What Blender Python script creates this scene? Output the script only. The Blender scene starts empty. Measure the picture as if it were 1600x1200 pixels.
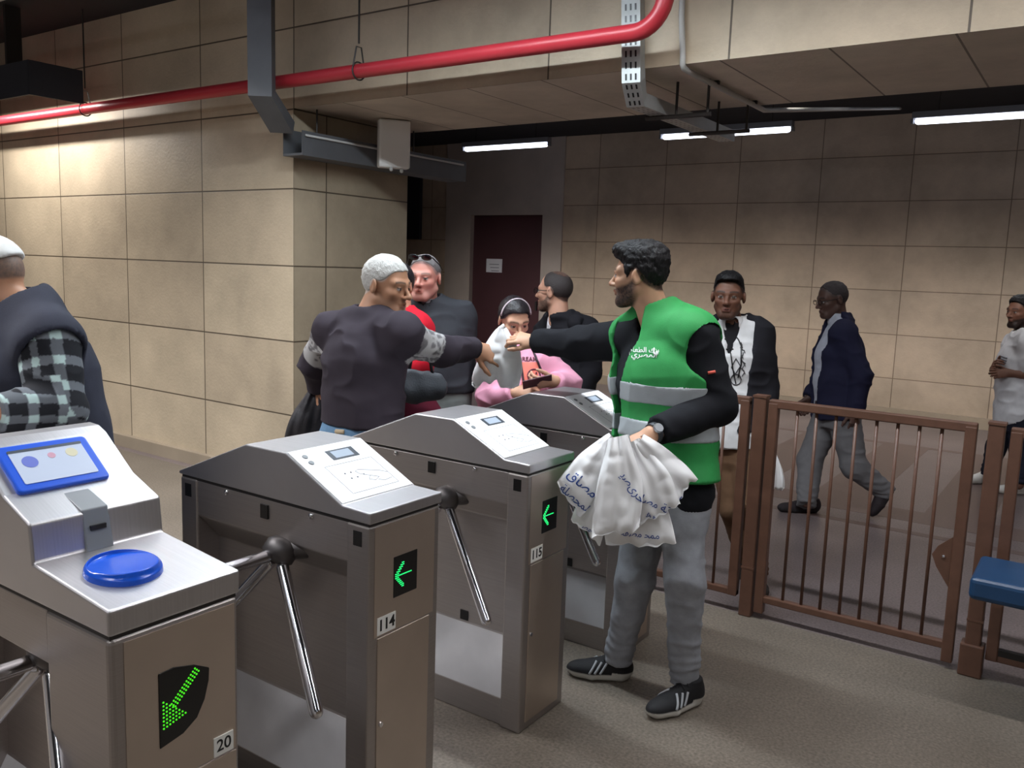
import bpy, bmesh, math, random
import numpy as np
from mathutils import Vector, Matrix
random.seed(4)
scene = bpy.context.scene
COL = scene.collection

# ---------------------------------------------------------------- camera
CAM_H = 1.65
FPX, YAW, PITCH, ROLL = 1334.25528, 0.603169866, 0.136276109, 0.0346182987
_cy, _sy, _cp, _sp = math.cos(YAW), math.sin(YAW), math.cos(PITCH), math.sin(PITCH)
CF = np.array([-_sy*_cp, _cy*_cp, -_sp])
_r0 = np.array([_cy, _sy, 0.0]); _u0 = np.cross(_r0, CF)
CR = math.cos(ROLL)*_r0 + math.sin(ROLL)*_u0
CU = -math.sin(ROLL)*_r0 + math.cos(ROLL)*_u0
CO = np.array([0, 0, CAM_H])
cam = bpy.data.cameras.new('camera'); camo = bpy.data.objects.new('camera', cam); COL.objects.link(camo)
cam.sensor_width = 36.0; cam.lens = FPX/1600*36.0; cam.clip_start = 0.05; cam.clip_end = 100
m = Matrix.Identity(4)
for i in range(3):
    m[i][0], m[i][1], m[i][2], m[i][3] = CR[i], CU[i], -CF[i], CO[i]
camo.matrix_world = m
scene.camera = camo

# ---------------------------------------------------------------- world, exposure
scene.view_settings.view_transform = 'Standard'
scene.view_settings.look = 'None'
scene.view_settings.gamma = 1.0
scene.view_settings.use_curve_mapping = False
scene.view_settings.exposure = 0.55
w = bpy.data.worlds.new('world'); scene.world = w; w.use_nodes = True
w.node_tree.nodes['Background'].inputs[0].default_value = (0.62, 0.58, 0.56, 1)
w.node_tree.nodes['Background'].inputs[1].default_value = 0.25

# ---------------------------------------------------------------- helpers
def ray(px, py): return CR*(px-800)/FPX - CU*(py-600)/FPX + CF
def at(px, py, D): return CO + ray(px, py)*D
def onZ(px, py, z): d = ray(px, py); return CO + d*(z-CAM_H)/d[2]
def onY(px, py, Y): d = ray(px, py); return CO + d*Y/d[1]
def onX(px, py, X): d = ray(px, py); return CO + d*X/d[0]
RH = np.array([_cy, _sy, 0.0]); FH = np.array([-_sy, _cy, 0.0]); ZU = np.array([0, 0, 1.0])
def cdir(r, u, a): v = RH*r + ZU*u + FH*a; return v/np.linalg.norm(v)
def nrm(v): v = np.asarray(v, float); return v/np.linalg.norm(v)

def lin(c):
    return tuple(((x/255.0)/12.92 if x/255.0 <= 0.04045 else ((x/255.0+0.055)/1.055)**2.4) for x in c[:3])

def mat(name, rgb, rough=0.6, metal=0.0, var=0.0, vscale=8.0, bump=0.0, bscale=60.0, spec=0.5, sheen=0.0, sub=0.0, stretch=None):
    M = bpy.data.materials.new(name); M.use_nodes = True
    nt = M.node_tree; b = nt.nodes['Principled BSDF']
    c = (*lin(rgb), 1)
    b.inputs['Base Color'].default_value = c
    b.inputs['Roughness'].default_value = rough; b.inputs['Metallic'].default_value = metal
    b.inputs['Specular IOR Level'].default_value = spec
    if sheen: b.inputs['Sheen Weight'].default_value = sheen
    if sub:
        b.inputs['Subsurface Weight'].default_value = sub; b.inputs['Subsurface Scale'].default_value = 0.01
    tc = nt.nodes.new('ShaderNodeTexCoord')
    src = tc.outputs['Object']
    if stretch:
        mp = nt.nodes.new('ShaderNodeMapping'); mp.inputs['Scale'].default_value = stretch
        nt.links.new(src, mp.inputs[0]); src = mp.outputs[0]
    if var:
        n = nt.nodes.new('ShaderNodeTexNoise'); n.inputs['Scale'].default_value = vscale; n.inputs['Detail'].default_value = 5
        nt.links.new(src, n.inputs['Vector'])
        mr = nt.nodes.new('ShaderNodeMapRange'); mr.inputs[1].default_value = 0.3; mr.inputs[2].default_value = 0.7
        mr.inputs[3].default_value = 1-var; mr.inputs[4].default_value = 1+var
        nt.links.new(n.outputs[0], mr.inputs[0])
        mx = nt.nodes.new('ShaderNodeMix'); mx.data_type = 'RGBA'; mx.blend_type = 'MULTIPLY'; mx.inputs[0].default_value = 1
        mx.inputs[6].default_value = c
        nt.links.new(mr.outputs[0], mx.inputs[7]); nt.links.new(mx.outputs[2], b.inputs['Base Color'])
    if bump:
        n2 = nt.nodes.new('ShaderNodeTexNoise'); n2.inputs['Scale'].default_value = bscale; n2.inputs['Detail'].default_value = 4
        nt.links.new(src, n2.inputs['Vector'])
        bp = nt.nodes.new('ShaderNodeBump'); bp.inputs['Strength'].default_value = bump; bp.inputs['Distance'].default_value = 0.01
        nt.links.new(n2.outputs[0], bp.inputs['Height']); nt.links.new(bp.outputs[0], b.inputs['Normal'])
    return M

def mat_attr(name, rough=0.6, bump=0.0, bscale=200.0, sub=0.0, spec=0.4, sheen=0.0):
    M = mat(name, (200, 200, 200), rough, bump=bump, bscale=bscale, sub=sub, spec=spec, sheen=sheen)
    a = M.node_tree.nodes.new('ShaderNodeAttribute'); a.attribute_name = 'Col'
    M.node_tree.links.new(a.outputs['Color'], M.node_tree.nodes['Principled BSDF'].inputs['Base Color'])
    return M

def emit(name, rgb, s):
    M = bpy.data.materials.new(name); M.use_nodes = True; nt = M.node_tree
    b = nt.nodes['Principled BSDF']; b.inputs['Base Color'].default_value = (*lin(rgb), 1)
    b.inputs['Emission Color'].default_value = (*lin(rgb), 1); b.inputs['Emission Strength'].default_value = s
    return M

def link(name, me, m=None, parent=None, smooth=False):
    o = bpy.data.objects.new(name, me); COL.objects.link(o)
    if m is not None and not me.materials: me.materials.append(m)
    if parent is not None: o.parent = parent
    if smooth: me.polygons.foreach_set('use_smooth', [True]*len(me.polygons))
    return o
def obj(name, bm, m=None, parent=None, smooth=False):
    bmesh.ops.recalc_face_normals(bm, faces=bm.faces[:])
    me = bpy.data.meshes.new(name); bm.to_mesh(me); bm.free()
    return link(name, me, m, parent, smooth)
def bevel(o, wd=0.004, seg=2, ang=35):
    md = o.modifiers.new('bevel', 'BEVEL'); md.width = wd; md.segments = seg; md.limit_method = 'ANGLE'; md.angle_limit = math.radians(ang)
    return o
def tag(o, label=None, cat=None, group=None, kind=None):
    if label: o['label'] = label
    if cat: o['category'] = cat
    if group: o['group'] = group
    if kind: o['kind'] = kind
    return o
def empty(name, loc, label=None, cat=None, group=None):
    o = bpy.data.objects.new(name, None); COL.objects.link(o); o.location = loc; o.empty_display_size = 0.1
    return tag(o, label, cat, group)
def box(bm, lo, hi):
    x0, y0, z0 = lo; x1, y1, z1 = hi
    v = [bm.verts.new(p) for p in ((x0,y0,z0),(x1,y0,z0),(x1,y1,z0),(x0,y1,z0),(x0,y0,z1),(x1,y0,z1),(x1,y1,z1),(x0,y1,z1))]
    for f in ((0,3,2,1),(4,5,6,7),(0,1,5,4),(1,2,6,5),(2,3,7,6),(3,0,4,7)): bm.faces.new([v[i] for i in f])
    return bm
def boxes(*L):
    bm = bmesh.new()
    for lo, hi in L: box(bm, lo, hi)
    return bm
def prism(bm, pts, axis, a, b):
    """extrude a 2-D polygon along an axis: axis 0 -> pts are (y,z), 1 -> (x,z), 2 -> (x,y)"""
    def P(p, t): return (t, p[0], p[1]) if axis == 0 else ((p[0], t, p[1]) if axis == 1 else (p[0], p[1], t))
    A = [bm.verts.new(P(p, a)) for p in pts]; B = [bm.verts.new(P(p, b)) for p in pts]
    n = len(pts)
    bm.faces.new(A); bm.faces.new(B[::-1])
    for i in range(n): bm.faces.new((A[i], B[i], B[(i+1) % n], A[(i+1) % n]))
    return bm
def tube(bm, pts, r, seg=12, caps=True):
    pts = [Vector(p) for p in pts]; rs = r if isinstance(r, (list, tuple)) else [r]*len(pts)
    rings = []; u = None
    for i, p in enumerate(pts):
        t = (pts[min(i+1, len(pts)-1)] - pts[max(i-1, 0)]).normalized()
        if u is None:
            u = t.orthogonal().normalized()
        else:
            u = (u - t*u.dot(t)).normalized()
        v = t.cross(u)
        rings.append([bm.verts.new(p + (u*math.cos(2*math.pi*k/seg) + v*math.sin(2*math.pi*k/seg))*rs[i]) for k in range(seg)])
    for a, b in zip(rings, rings[1:]):
        for k in range(seg): bm.faces.new((a[k], a[(k+1) % seg], b[(k+1) % seg], b[k]))
    if caps:
        bm.faces.new(rings[0][::-1]); bm.faces.new(rings[-1])
    return bm
def rod(bm, a, b, r, seg=14):
    """rod with domed ends"""
    a, b = Vector(a), Vector(b); t = (b-a).normalized()
    P = [a + t*r*(1-math.cos(x)) for x in (0.25, 0.7, 1.2, 1.57)]; R = [r*math.sin(x) for x in (0.25, 0.7, 1.2, 1.57)]
    Q = [b - t*r*(1-math.cos(x)) for x in (1.57, 1.2, 0.7, 0.25)]
    return tube(bm, P+Q, R+R[::-1], seg)
def arc(c, r, a0, a1, n, ax, ay):
    c, ax, ay = Vector(c), Vector(ax), Vector(ay)
    return [c + ax*r*math.cos(a0+(a1-a0)*i/n) + ay*r*math.sin(a0+(a1-a0)*i/n) for i in range(n+1)]
def text(name, s, size, M4, m, parent=None, ext=0.0006, bold=0.0, space=1.0):
    cu = bpy.data.curves.new(name, 'FONT'); cu.body = s; cu.size = size; cu.align_x = 'CENTER'; cu.align_y = 'CENTER'
    cu.extrude = ext; cu.offset = bold; cu.space_character = space
    t = bpy.data.objects.new('tmp', cu); COL.objects.link(t)
    dg = bpy.context.evaluated_depsgraph_get(); me = bpy.data.meshes.new_from_object(t.evaluated_get(dg))
    bpy.data.objects.remove(t); bpy.data.curves.remove(cu)
    me.transform(M4); me.name = name
    me.materials.clear(); me.materials.append(m)
    return link(name, me, None, parent)
def frame(o, x, y, z):
    m = Matrix.Identity(4)
    for i in range(3): m[i][0], m[i][1], m[i][2], m[i][3] = x[i], y[i], z[i], o[i]
    return m

# ---------------------------------------------------------------- materials
def mat_tiles(name, axes, off, tw, th, c1, c2, mortar, rough=0.55, ms=0.012, stain=0.28):
    """stone cladding: brick texture in world metres; axes picks the two world axes used"""
    M = bpy.data.materials.new(name); M.use_nodes = True; nt = M.node_tree; b = nt.nodes['Principled BSDF']
    g = nt.nodes.new('ShaderNodeNewGeometry'); sp = nt.nodes.new('ShaderNodeSeparateXYZ'); nt.links.new(g.outputs['Position'], sp.inputs[0])
    cb = nt.nodes.new('ShaderNodeCombineXYZ')
    for k in range(2):
        a = nt.nodes.new('ShaderNodeMath'); a.operation = 'ADD'; a.inputs[1].default_value = -off[k]
        nt.links.new(sp.outputs[axes[k]], a.inputs[0]); nt.links.new(a.outputs[0], cb.inputs[k])
    br = nt.nodes.new('ShaderNodeTexBrick'); br.offset = 0.0; br.squash = 1.0
    nt.links.new(cb.outputs[0], br.inputs['Vector'])
    br.inputs['Scale'].default_value = 1; br.inputs['Brick Width'].default_value = tw; br.inputs['Row Height'].default_value = th
    br.inputs['Mortar Size'].default_value = ms*0.5; br.inputs['Mortar Smooth'].default_value = 0.3; br.inputs['Bias'].default_value = 0
    br.inputs['Color1'].default_value = (*lin(c1), 1); br.inputs['Color2'].default_value = (*lin(c2), 1); br.inputs['Mortar'].default_value = (*lin(mortar), 1)
    n = nt.nodes.new('ShaderNodeTexNoise'); n.inputs['Scale'].default_value = 1.3; n.inputs['Detail'].default_value = 7; n.inputs['Roughness'].default_value = 0.65
    nt.links.new(g.outputs['Position'], n.inputs['Vector'])
    mr = nt.nodes.new('ShaderNodeMapRange'); mr.inputs[1].default_value = 0.3; mr.inputs[2].default_value = 0.7; mr.inputs[3].default_value = 1-stain; mr.inputs[4].default_value = 1+stain*0.5
    nt.links.new(n.outputs[0], mr.inputs[0])
    mx = nt.nodes.new('ShaderNodeMix'); mx.data_type = 'RGBA'; mx.blend_type = 'MULTIPLY'; mx.inputs[0].default_value = 1
    nt.links.new(br.outputs['Color'], mx.inputs[6]); nt.links.new(mr.outputs[0], mx.inputs[7])
    nt.links.new(mx.outputs[2], b.inputs['Base Color'])
    n2 = nt.nodes.new('ShaderNodeTexNoise'); n2.inputs['Scale'].default_value = 45; n2.inputs['Detail'].default_value = 4
    nt.links.new(g.outputs['Position'], n2.inputs['Vector'])
    ad = nt.nodes.new('ShaderNodeMath'); ad.operation = 'MULTIPLY_ADD'; ad.inputs[1].default_value = -1.5
    nt.links.new(br.outputs['Fac'], ad.inputs[0]); nt.links.new(n2.outputs[0], ad.inputs[2])
    bp = nt.nodes.new('ShaderNodeBump'); bp.inputs['Strength'].default_value = 0.35; bp.inputs['Distance'].default_value = 0.006
    nt.links.new(ad.outputs[0], bp.inputs['Height']); nt.links.new(bp.outputs[0], b.inputs['Normal'])
    b.inputs['Roughness'].default_value = rough
    return M

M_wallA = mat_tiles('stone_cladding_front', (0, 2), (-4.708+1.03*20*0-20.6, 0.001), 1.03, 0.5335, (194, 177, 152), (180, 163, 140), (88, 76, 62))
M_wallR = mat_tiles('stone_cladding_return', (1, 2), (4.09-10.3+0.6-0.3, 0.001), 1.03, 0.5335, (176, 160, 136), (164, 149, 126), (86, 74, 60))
M_wallB = mat_tiles('stone_cladding_back', (0, 2), (-3.2-30.9, -0.04), 1.035, 0.522, (186, 166, 144), (176, 158, 138), (120, 102, 86))
M_soffit = mat_tiles('soffit_panels', (0, 1), (-1.15-20.6, 4.09), 0.515, 1.3, (206, 192, 174), (196, 182, 164), (110, 98, 84))
M_ceil = mat('dark_ceiling', (26, 27, 34), 0.8, var=0.15)
M_plain = mat('plain_stone_jamb', (178, 166, 156), 0.6, var=0.08, vscale=3)
M_door = mat('maroon_door_paint', (74, 42, 47), 0.5, var=0.06, vscale=3)
M_paper = mat('white_paper', (225, 225, 230), 0.7)
M_inkg = mat('grey_print', (140, 140, 150), 0.7)
M_skirt = mat('skirting_stone', (150, 136, 118), 0.5, var=0.1, vscale=3)
M_steel = mat('brushed_steel', (174, 167, 164), 0.46, 1.0, var=0.05, vscale=5, stretch=(1, 1, 60))
M_steelh = mat('brushed_steel_lid', (198, 195, 197), 0.42, 1.0, var=0.05, vscale=4, stretch=(1, 60, 1))
M_steelf = mat('brushed_steel_front', (204, 190, 178), 0.46, 1.0, var=0.05, vscale=5, stretch=(60, 1, 1))
M_chrome = mat('polished_steel_arm', (225, 224, 228), 0.14, 1.0)
M_plate = mat('white_reader_plate', (246, 248, 250), 0.3, 0.0, spec=0.8)
M_hub = mat('hub_steel', (112, 108, 108), 0.5, 0.9)
M_kick = mat('satin_kick_panel', (206, 204, 206), 0.42, 0.3, var=0.08, vscale=6)
M_black = mat('black_plastic', (18, 17, 18), 0.3)
M_seam = mat('dark_seam', (40, 36, 36), 0.6)
M_lcd = mat('grey_lcd', (178, 190, 205), 0.25)
M_lcdf = mat('dark_grey_bezel', (70, 76, 84), 0.35)
M_greenled = emit('green_led', (30, 225, 110), 1.3)
M_greenled2 = emit('green_led_yellowish', (70, 215, 30), 0.6)
M_ink = mat('black_ink', (24, 22, 24), 0.6)
M_tag = mat('white_number_sticker', (225, 223, 218), 0.5)
M_blue = mat('glossy_blue_plastic', (24, 84, 205), 0.22, spec=0.6)
M_bluef = mat('blue_screen_frame', (40, 92, 215), 0.3)
M_greyp = mat('grey_slot_plastic', (128, 132, 136), 0.4)
M_brown = mat('brown_painted_steel', (98, 68, 54), 0.42, var=0.12, vscale=20)
M_bench = mat('blue_bench_vinyl', (26, 62, 98), 0.4, var=0.08)
M_red = mat('red_pipe_paint', (176, 46, 56), 0.35, var=0.06, vscale=5)
M_tray = mat('galvanised_tray', (176, 178, 176), 0.5, 0.35, var=0.08)
M_trayd = mat('dark_grey_tray', (92, 93, 96), 0.6, 0.1, var=0.08)
M_conduit = mat('grey_conduit', (178, 176, 172), 0.45)
M_whitebox = mat('white_enclosure', (228, 226, 222), 0.45)
M_hang = mat('dark_hanger_steel', (60, 56, 54), 0.5, 0.5)
M_duct = mat('dark_duct', (34, 34, 42), 0.6)
M_lampon = emit('fluorescent_tube', (232, 238, 255), 3.4)
M_lampbody = mat('lamp_body', (120, 122, 128), 0.5)

def floor_mat(name, pattern):
    M = bpy.data.materials.new(name); M.use_nodes = True; nt = M.node_tree; b = nt.nodes['Principled BSDF']
    g = nt.nodes.new('ShaderNodeNewGeometry')
    n = nt.nodes.new('ShaderNodeTexNoise'); n.inputs['Scale'].default_value = 90; n.inputs['Detail'].default_value = 3
    n2 = nt.nodes.new('ShaderNodeTexNoise'); n2.inputs['Scale'].default_value = 1.6; n2.inputs['Detail'].default_value = 6
    for x in (n, n2): nt.links.new(g.outputs['Position'], x.inputs['Vector'])
    base = (120, 110, 99) if not pattern else (124, 111, 110)
    r = nt.nodes.new('ShaderNodeValToRGB'); r.color_ramp.elements[0].position = 0.3; r.color_ramp.elements[1].position = 0.72
    r.color_ramp.elements[0].color = (*[c*0.62 for c in lin(base)], 1); r.color_ramp.elements[1].color = (*[c*1.25 for c in lin(base)], 1)
    nt.links.new(n.outputs[0], r.inputs[0])
    mr = nt.nodes.new('ShaderNodeMapRange'); mr.inputs[1].default_value = 0.3; mr.inputs[2].default_value = 0.7; mr.inputs[3].default_value = 0.78; mr.inputs[4].default_value = 1.1
    nt.links.new(n2.outputs[0], mr.inputs[0])
    mx = nt.nodes.new('ShaderNodeMix'); mx.data_type = 'RGBA'; mx.blend_type = 'MULTIPLY'; mx.inputs[0].default_value = 1
    nt.links.new(r.outputs[0], mx.inputs[6]); nt.links.new(mr.outputs[0], mx.inputs[7])
    nt.links.new(mx.outputs[2], b.inputs['Base Color'])
    b.inputs['Roughness'].default_value = 0.42 if not pattern else 0.3
    b.inputs['Specular IOR Level'].default_value = 0.4
    return M
M_floor = floor_mat('terrazzo_near', False)
M_floor2 = floor_mat('terrazzo_corridor', True)
M_band = mat('brown_floor_band', (98, 80, 76), 0.35, var=0.15, vscale=60)

# ---------------------------------------------------------------- lamps of the place, with some added out of view
WA, WR, WB = 4.09, 5.26, 10.95          # wall front plane, pier back plane, far corridor wall
CEIL = 3.56; BEAM = 2.675; PX = -4.708
def p_cool(x, y): return abs(x+3.3) < 0.1 and y > 2
def fluorescent(X0, Y, z, L, label, power=None, group=None, spread=180):
    t = empty('fluorescent_lamp', (X0+L/2, Y, z), label, 'ceiling lamp', group)
    ho = bevel(obj('housing', boxes(((-L/2, -0.05, 0.0), (L/2, 0.05, 0.06))), M_lampbody, t), 0.004)
    bm = bmesh.new(); rod(bm, (-L/2+0.02, 0, -0.022), (L/2-0.02, 0, -0.022), 0.034, 12)
    obj('tube', bm, M_lampon, t, True)
    for s in (-1, 1):
        obj('end_cap', boxes(((s*L/2-0.012, -0.03, -0.045), (s*L/2+0.012, 0.03, 0.0))), M_lampbody, t)
        bm = bmesh.new(); tube(bm, [(s*L*0.35, 0, 0.06), (s*L*0.35, 0, CEIL-z)], 0.004, 6); obj('hanger_rod', bm, M_hang, t)
    if power:
        l = bpy.data.lights.new('lamp_light', 'AREA'); l.shape = 'RECTANGLE'; l.size = L-0.05; l.size_y = 0.06; l.energy = power; l.color = (0.80, 0.92, 1.0) if p_cool(X0, Y) else (0.97, 0.98, 1.0); l.spread = math.radians(spread)
        lo = bpy.data.objects.new('lamp_light', l); COL.objects.link(lo); lo.parent = t; lo.location = (0, 0, -0.05)
    return t
NEAR = 'fluorescent lamps over the turnstile hall'
for i, (x, y, p, sp) in enumerate([(-5.0, 2.9, 40, 120), (-3.3, 2.9, 96, 180), (-1.6, 2.9, 58, 180), (0.1, 2.9, 34, 180), (1.8, 2.9, 14, 180),
                               (-9.0, 0.6, 110, 145), (-6.6, 0.6, 160, 145), (-4.6, 0.6, 115, 145), (-2.4, -0.4, 30, 150), (-0.6, -0.4, 14, 150), (2.1, -0.4, 8, 150)]):
    fluorescent(x, y, 3.25, 1.5, 'fluorescent lamp hanging in the rows over the turnstile hall', p, NEAR, sp)
FAR = 'fluorescent lamps over the far corridor'
fluorescent(onZ(731, 232, 3.2)[0], 9.2, 3.2, 1.35, 'lit fluorescent lamp over the maroon door, leftmost of the far row', 26, FAR, 110)
fluorescent(onZ(1033, 211, 3.2)[0], 9.2, 3.2, 1.5, 'lit fluorescent lamp behind the grey conduit, middle of the far row', 22, FAR, 110)
fluorescent(onZ(1426, 186, 3.2)[0], 9.2, 3.2, 1.5, 'lit fluorescent lamp at the right edge, nearest of the far row', 22, FAR, 110)
for x in (-6.5, -4.0, -1.5, 1.0): fluorescent(x, 6.9, 3.42, 1.5, 'added fluorescent lamp hidden behind the beam over the corridor', 10, FAR, 120)  # extra lamp row, added out of sight to light the corridor floor
for x in (-7.6, -5.6, -3.6, -1.6, 0.4, 2.4):     # wall washers added unseen behind the beam, tilted to brighten the corridor wall
    t = empty('added_wall_washer', (x, 5.33, 3.0), 'added wall washing lamp, unseen on the back of the beam', 'added wall lamp', 'added wall washers on the back of the beam')
    bevel(obj('housing', boxes(((-0.7, -0.06, -0.06), (0.7, 0.03, 0.06))), M_lampbody, t), 0.006)
    obj('lens', boxes(((-0.68, 0.03, -0.04), (0.68, 0.034, 0.04))), M_paper, t)
    l = bpy.data.lights.new('lamp_light', 'AREA'); l.shape = 'RECTANGLE'; l.size = 1.3; l.size_y = 0.06; l.energy = 5.2 if x > -7 else 3; l.color = (1.0, 0.95, 0.90); l.spread = math.radians(38)
    lo = bpy.data.objects.new('lamp_light', l); COL.objects.link(lo); lo.parent = t; lo.location = (0, 0.045, 0); lo.rotation_euler = (math.radians(90-24), 0, 0)

# ---------------------------------------------------------------- setting
XL, XRr, YR = -14.0, 4.5, -4.5
def struct(name, bm, m): return tag(obj(name, bm, m), kind='structure')
struct('floor', boxes(((XL, YR, -0.12), (XRr, 3.97, 0))), M_floor)
struct('floor_corridor', boxes(((XL, 3.97, -0.12), (XRr, WB+0.2, -0.0005))), M_floor2)
struct('ceiling', boxes(((XL, YR, CEIL), (XRr, WB+0.2, CEIL+0.1))), M_ceil)
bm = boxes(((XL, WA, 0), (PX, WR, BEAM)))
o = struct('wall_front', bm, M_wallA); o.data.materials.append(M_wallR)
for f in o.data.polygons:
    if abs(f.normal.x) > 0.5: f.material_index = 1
o = struct('trim_1', boxes(((XL, WA, BEAM), (XRr, WR, CEIL))), M_wallA); o.data.materials.append(M_soffit)
for f in o.data.polygons:
    if f.normal.z < -0.5: f.material_index = 1
XJ = onY(878, 400, WB)[0]; XJL = onY(697, 400, WB)[0]
XD0, XD1 = onY(736, 400, WB)[0], onY(847, 400, WB)[0]; ZD = onY(790, 336, WB)[2]
struct('wall_back', boxes(((XJ, WB, 0), (XRr, WB+0.2, CEIL)), ((XL, WB, 0), (XJL, WB+0.2, CEIL))), M_wallB)
struct('wall_back_jamb', boxes(((XJL, WB-0.03, 0), (XD0, WB+0.2, CEIL)), ((XD1, WB-0.03, 0), (XJ, WB+0.2, CEIL)), ((XD0, WB-0.03, ZD), (XD1, WB+0.2, CEIL))), M_plain)
struct('wall_left', boxes(((XL-0.1, YR, 0), (XL, WB, CEIL))), M_wallR)
struct('wall_right', boxes(((XRr, YR, 0), (XRr+0.1, WB, CEIL))), M_wallR)
d = struct('door_1', boxes(((XD0, WB+0.06, 0.0), (XD1, WB+0.12, ZD))), M_door)
obj('door_handle', boxes(((XD1-0.12, WB+0.03, 1.0), (XD1-0.09, WB+0.06, 1.14))), M_hang, d)
sg = empty('paper_notice', (0, 0, 0), 'white paper notice taped to the maroon door', 'notice')
a, b2 = onY(757, 404, WB), onY(781, 426, WB)
obj('sheet', boxes(((a[0], WB+0.054, b2[2]), (b2[0], WB+0.06, a[2]))), M_paper, sg)
for k in range(3):
    zz = a[2]-0.08-0.05*k
    obj('printed_line', boxes(((a[0]+0.06+0.02*k, WB+0.0525, zz-0.012), (b2[0]-0.06, WB+0.054, zz))), M_inkg, sg)
struct('baseboard_back', boxes(((XJ, WB-0.05, 0), (XRr, WB, 0.13)), ((XL, WB-0.05, 0), (XJL, WB, 0.13))), M_skirt)
struct('baseboard_front', boxes(((XL, WA-0.05, 0), (PX+0.05, WA, 0.10)), ((PX, WA-0.05, 0), (PX+0.05, WR, 0.10))), M_skirt)
bo = empty('wall_board', (0, 0, 0), 'dark blank board high on the recessed wall left of the maroon door', 'board')
a, b2 = onY(634, 292, WB), onY(660, 374, WB)
bevel(obj('panel', boxes(((a[0]-0.4, WB-0.08, b2[2]), (b2[0], WB-0.012, a[2]+0.5))), M_duct, bo), 0.01)
obj('mounting_back', boxes(((a[0]-0.3, WB-0.012, b2[2]+0.1), (b2[0]-0.1, WB, a[2]+0.4))), M_hang, bo)
# bands laid into the corridor floor: one long thin strip, one broad strip and cross strips, all flush
def band(x0, y0, x1, y1): return ((x0, y0, -0.0008), (x1, y1, 0.0004))
struct('floor_band', boxes(band(-9, 6.30, 3.5, 6.62), band(-9, 5.98, 3.5, 6.06), band(-1.72, 6.62, -1.30, 9.2), band(-0.92, 6.62, -0.5, 9.2), band(-2.52, 6.62, -2.10, 9.2), band(-9, 9.2, 3.5, 9.3)), M_band)
# ---------------------------------------------------------------- pipes, trays, boxes on the beam
t = empty('sprinkler_pipe', (-4, 3.8, 2.8), 'red painted pipe running along the beam and bending up near the slotted cable tray', 'pipe')
YP, ZP = 3.86, 2.79; xb = onY(990, 50, YP)[0]
bm = bmesh.new()
pts = [(XL+0.5, YP, ZP), (-8, YP, ZP), (-5, YP, ZP), (xb, YP, ZP)] + arc((xb, YP, ZP+0.16), 0.16, -math.pi/2, 0, 8, (1, 0, 0), (0, 0, 1))[1:] + [(xb+0.16, YP, CEIL)]
tube(bm, [Vector(p)-Vector((-4, 3.8, 2.8)) for p in pts], 0.042, 16); obj('pipe_run', bm, M_red, t, True)
for px in (133, 560):
    X = onY(px, 150, YP)[0]
    bm = bmesh.new()
    tube(bm, [(X+4, YP-3.8, ZP+0.16-2.8), (X+4, YP-3.8, CEIL-2.8)], 0.006, 8)
    tube(bm, [Vector((X+4, YP-3.8+0.052*math.sin(q), ZP-2.8+0.052*math.cos(q))) for q in np.linspace(0, 6.283, 20)], 0.005, 6, False)
    tube(bm, [(X+4, YP-3.8-0.045, ZP-2.8+0.03), (X+4, YP-3.8-0.02, ZP-2.8+0.14), (X+4, YP-3.8+0.02, ZP-2.8+0.14), (X+4, YP-3.8+0.045, ZP-2.8+0.03)], 0.005, 6)
    obj('pipe_hanger', bm, M_hang, t)

def channel(bm, path, wdir, width, depth, th=0.004, slots=False):
    """U-section tray swept along a path of points; wdir is the constant across-tray direction"""
    path = [Vector(p) for p in path]; wdir = Vector(wdir).normalized()
    n = len(path); prof = [(-width/2, depth), (-width/2, 0), (width/2, 0), (width/2, depth), (width/2-th, depth), (width/2-th, th), (-width/2+th, th), (-width/2+th, depth)]
    rings = []
    for i, p in enumerate(path):
        t0 = (path[i]-path[i-1]).normalized() if i else (path[1]-path[0]).normalized()
        t1 = (path[i+1]-path[i]).normalized() if i < n-1 else t0
        tt = (t0+t1).normalized(); nn = wdir.cross(tt).normalized(); k = 1/max(0.5, tt.dot(t1))
        rings.append([bm.verts.new(p + wdir*a + nn*b*k) for a, b in prof])
    for a, b in zip(rings, rings[1:]):
        for k in range(8): bm.faces.new((a[k], a[(k+1) % 8], b[(k+1) % 8], b[k]))
    bm.faces.new(rings[0]); bm.faces.new(rings[-1][::-1])

# tray 1: dark, down the beam face, across the pier corner and along under the soffit
t = empty('cable_tray', (-4.8, 3.9, 2.7), 'dark grey cable tray bending around the stone pier corner above the white box', 'cable tray')
org = Vector((-4.8, 3.9, 2.7))
A = onY(402, 0, 3.95); B = onY(405, 148, 3.95)
c0 = Vector(onY(404, -70, 3.66)); c1 = Vector(onY(406, 150, 3.66)); c2 = Vector(onY(440, 208, 3.92))
bm = bmesh.new(); channel(bm, [p-org for p in (c0, c1, c2)], (0.80, 0.60, 0), 0.15, 0.10); obj('riser', bm, M_trayd, t)
bm = bmesh.new(); box(bm, Vector((-4.69, 3.98, 2.34))-org, Vector((-4.50, 5.75, 2.355))-org)
box(bm, Vector((-4.69, 3.98, 2.355))-org, Vector((-4.685, 5.75, 2.52))-org); box(bm, Vector((-4.505, 3.98, 2.355))-org, Vector((-4.50, 5.75, 2.50))-org); obj('run', bm, M_trayd, t)
bm = bmesh.new(); tube(bm, [Vector(p)-org for p in ((-4.49, 4.0, 2.47), (-4.49, 5.7, 2.47))], 0.008, 8); obj('cable', bm, M_conduit, t, True)
for y in (4.2, 4.95, 5.2): bm = bmesh.new(); tube(bm, [Vector((-4.6, y, 2.36))-org, Vector((-4.6, y, BEAM))-org], 0.006, 6); obj('hanger_rod', bm, M_hang, t)
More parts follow.
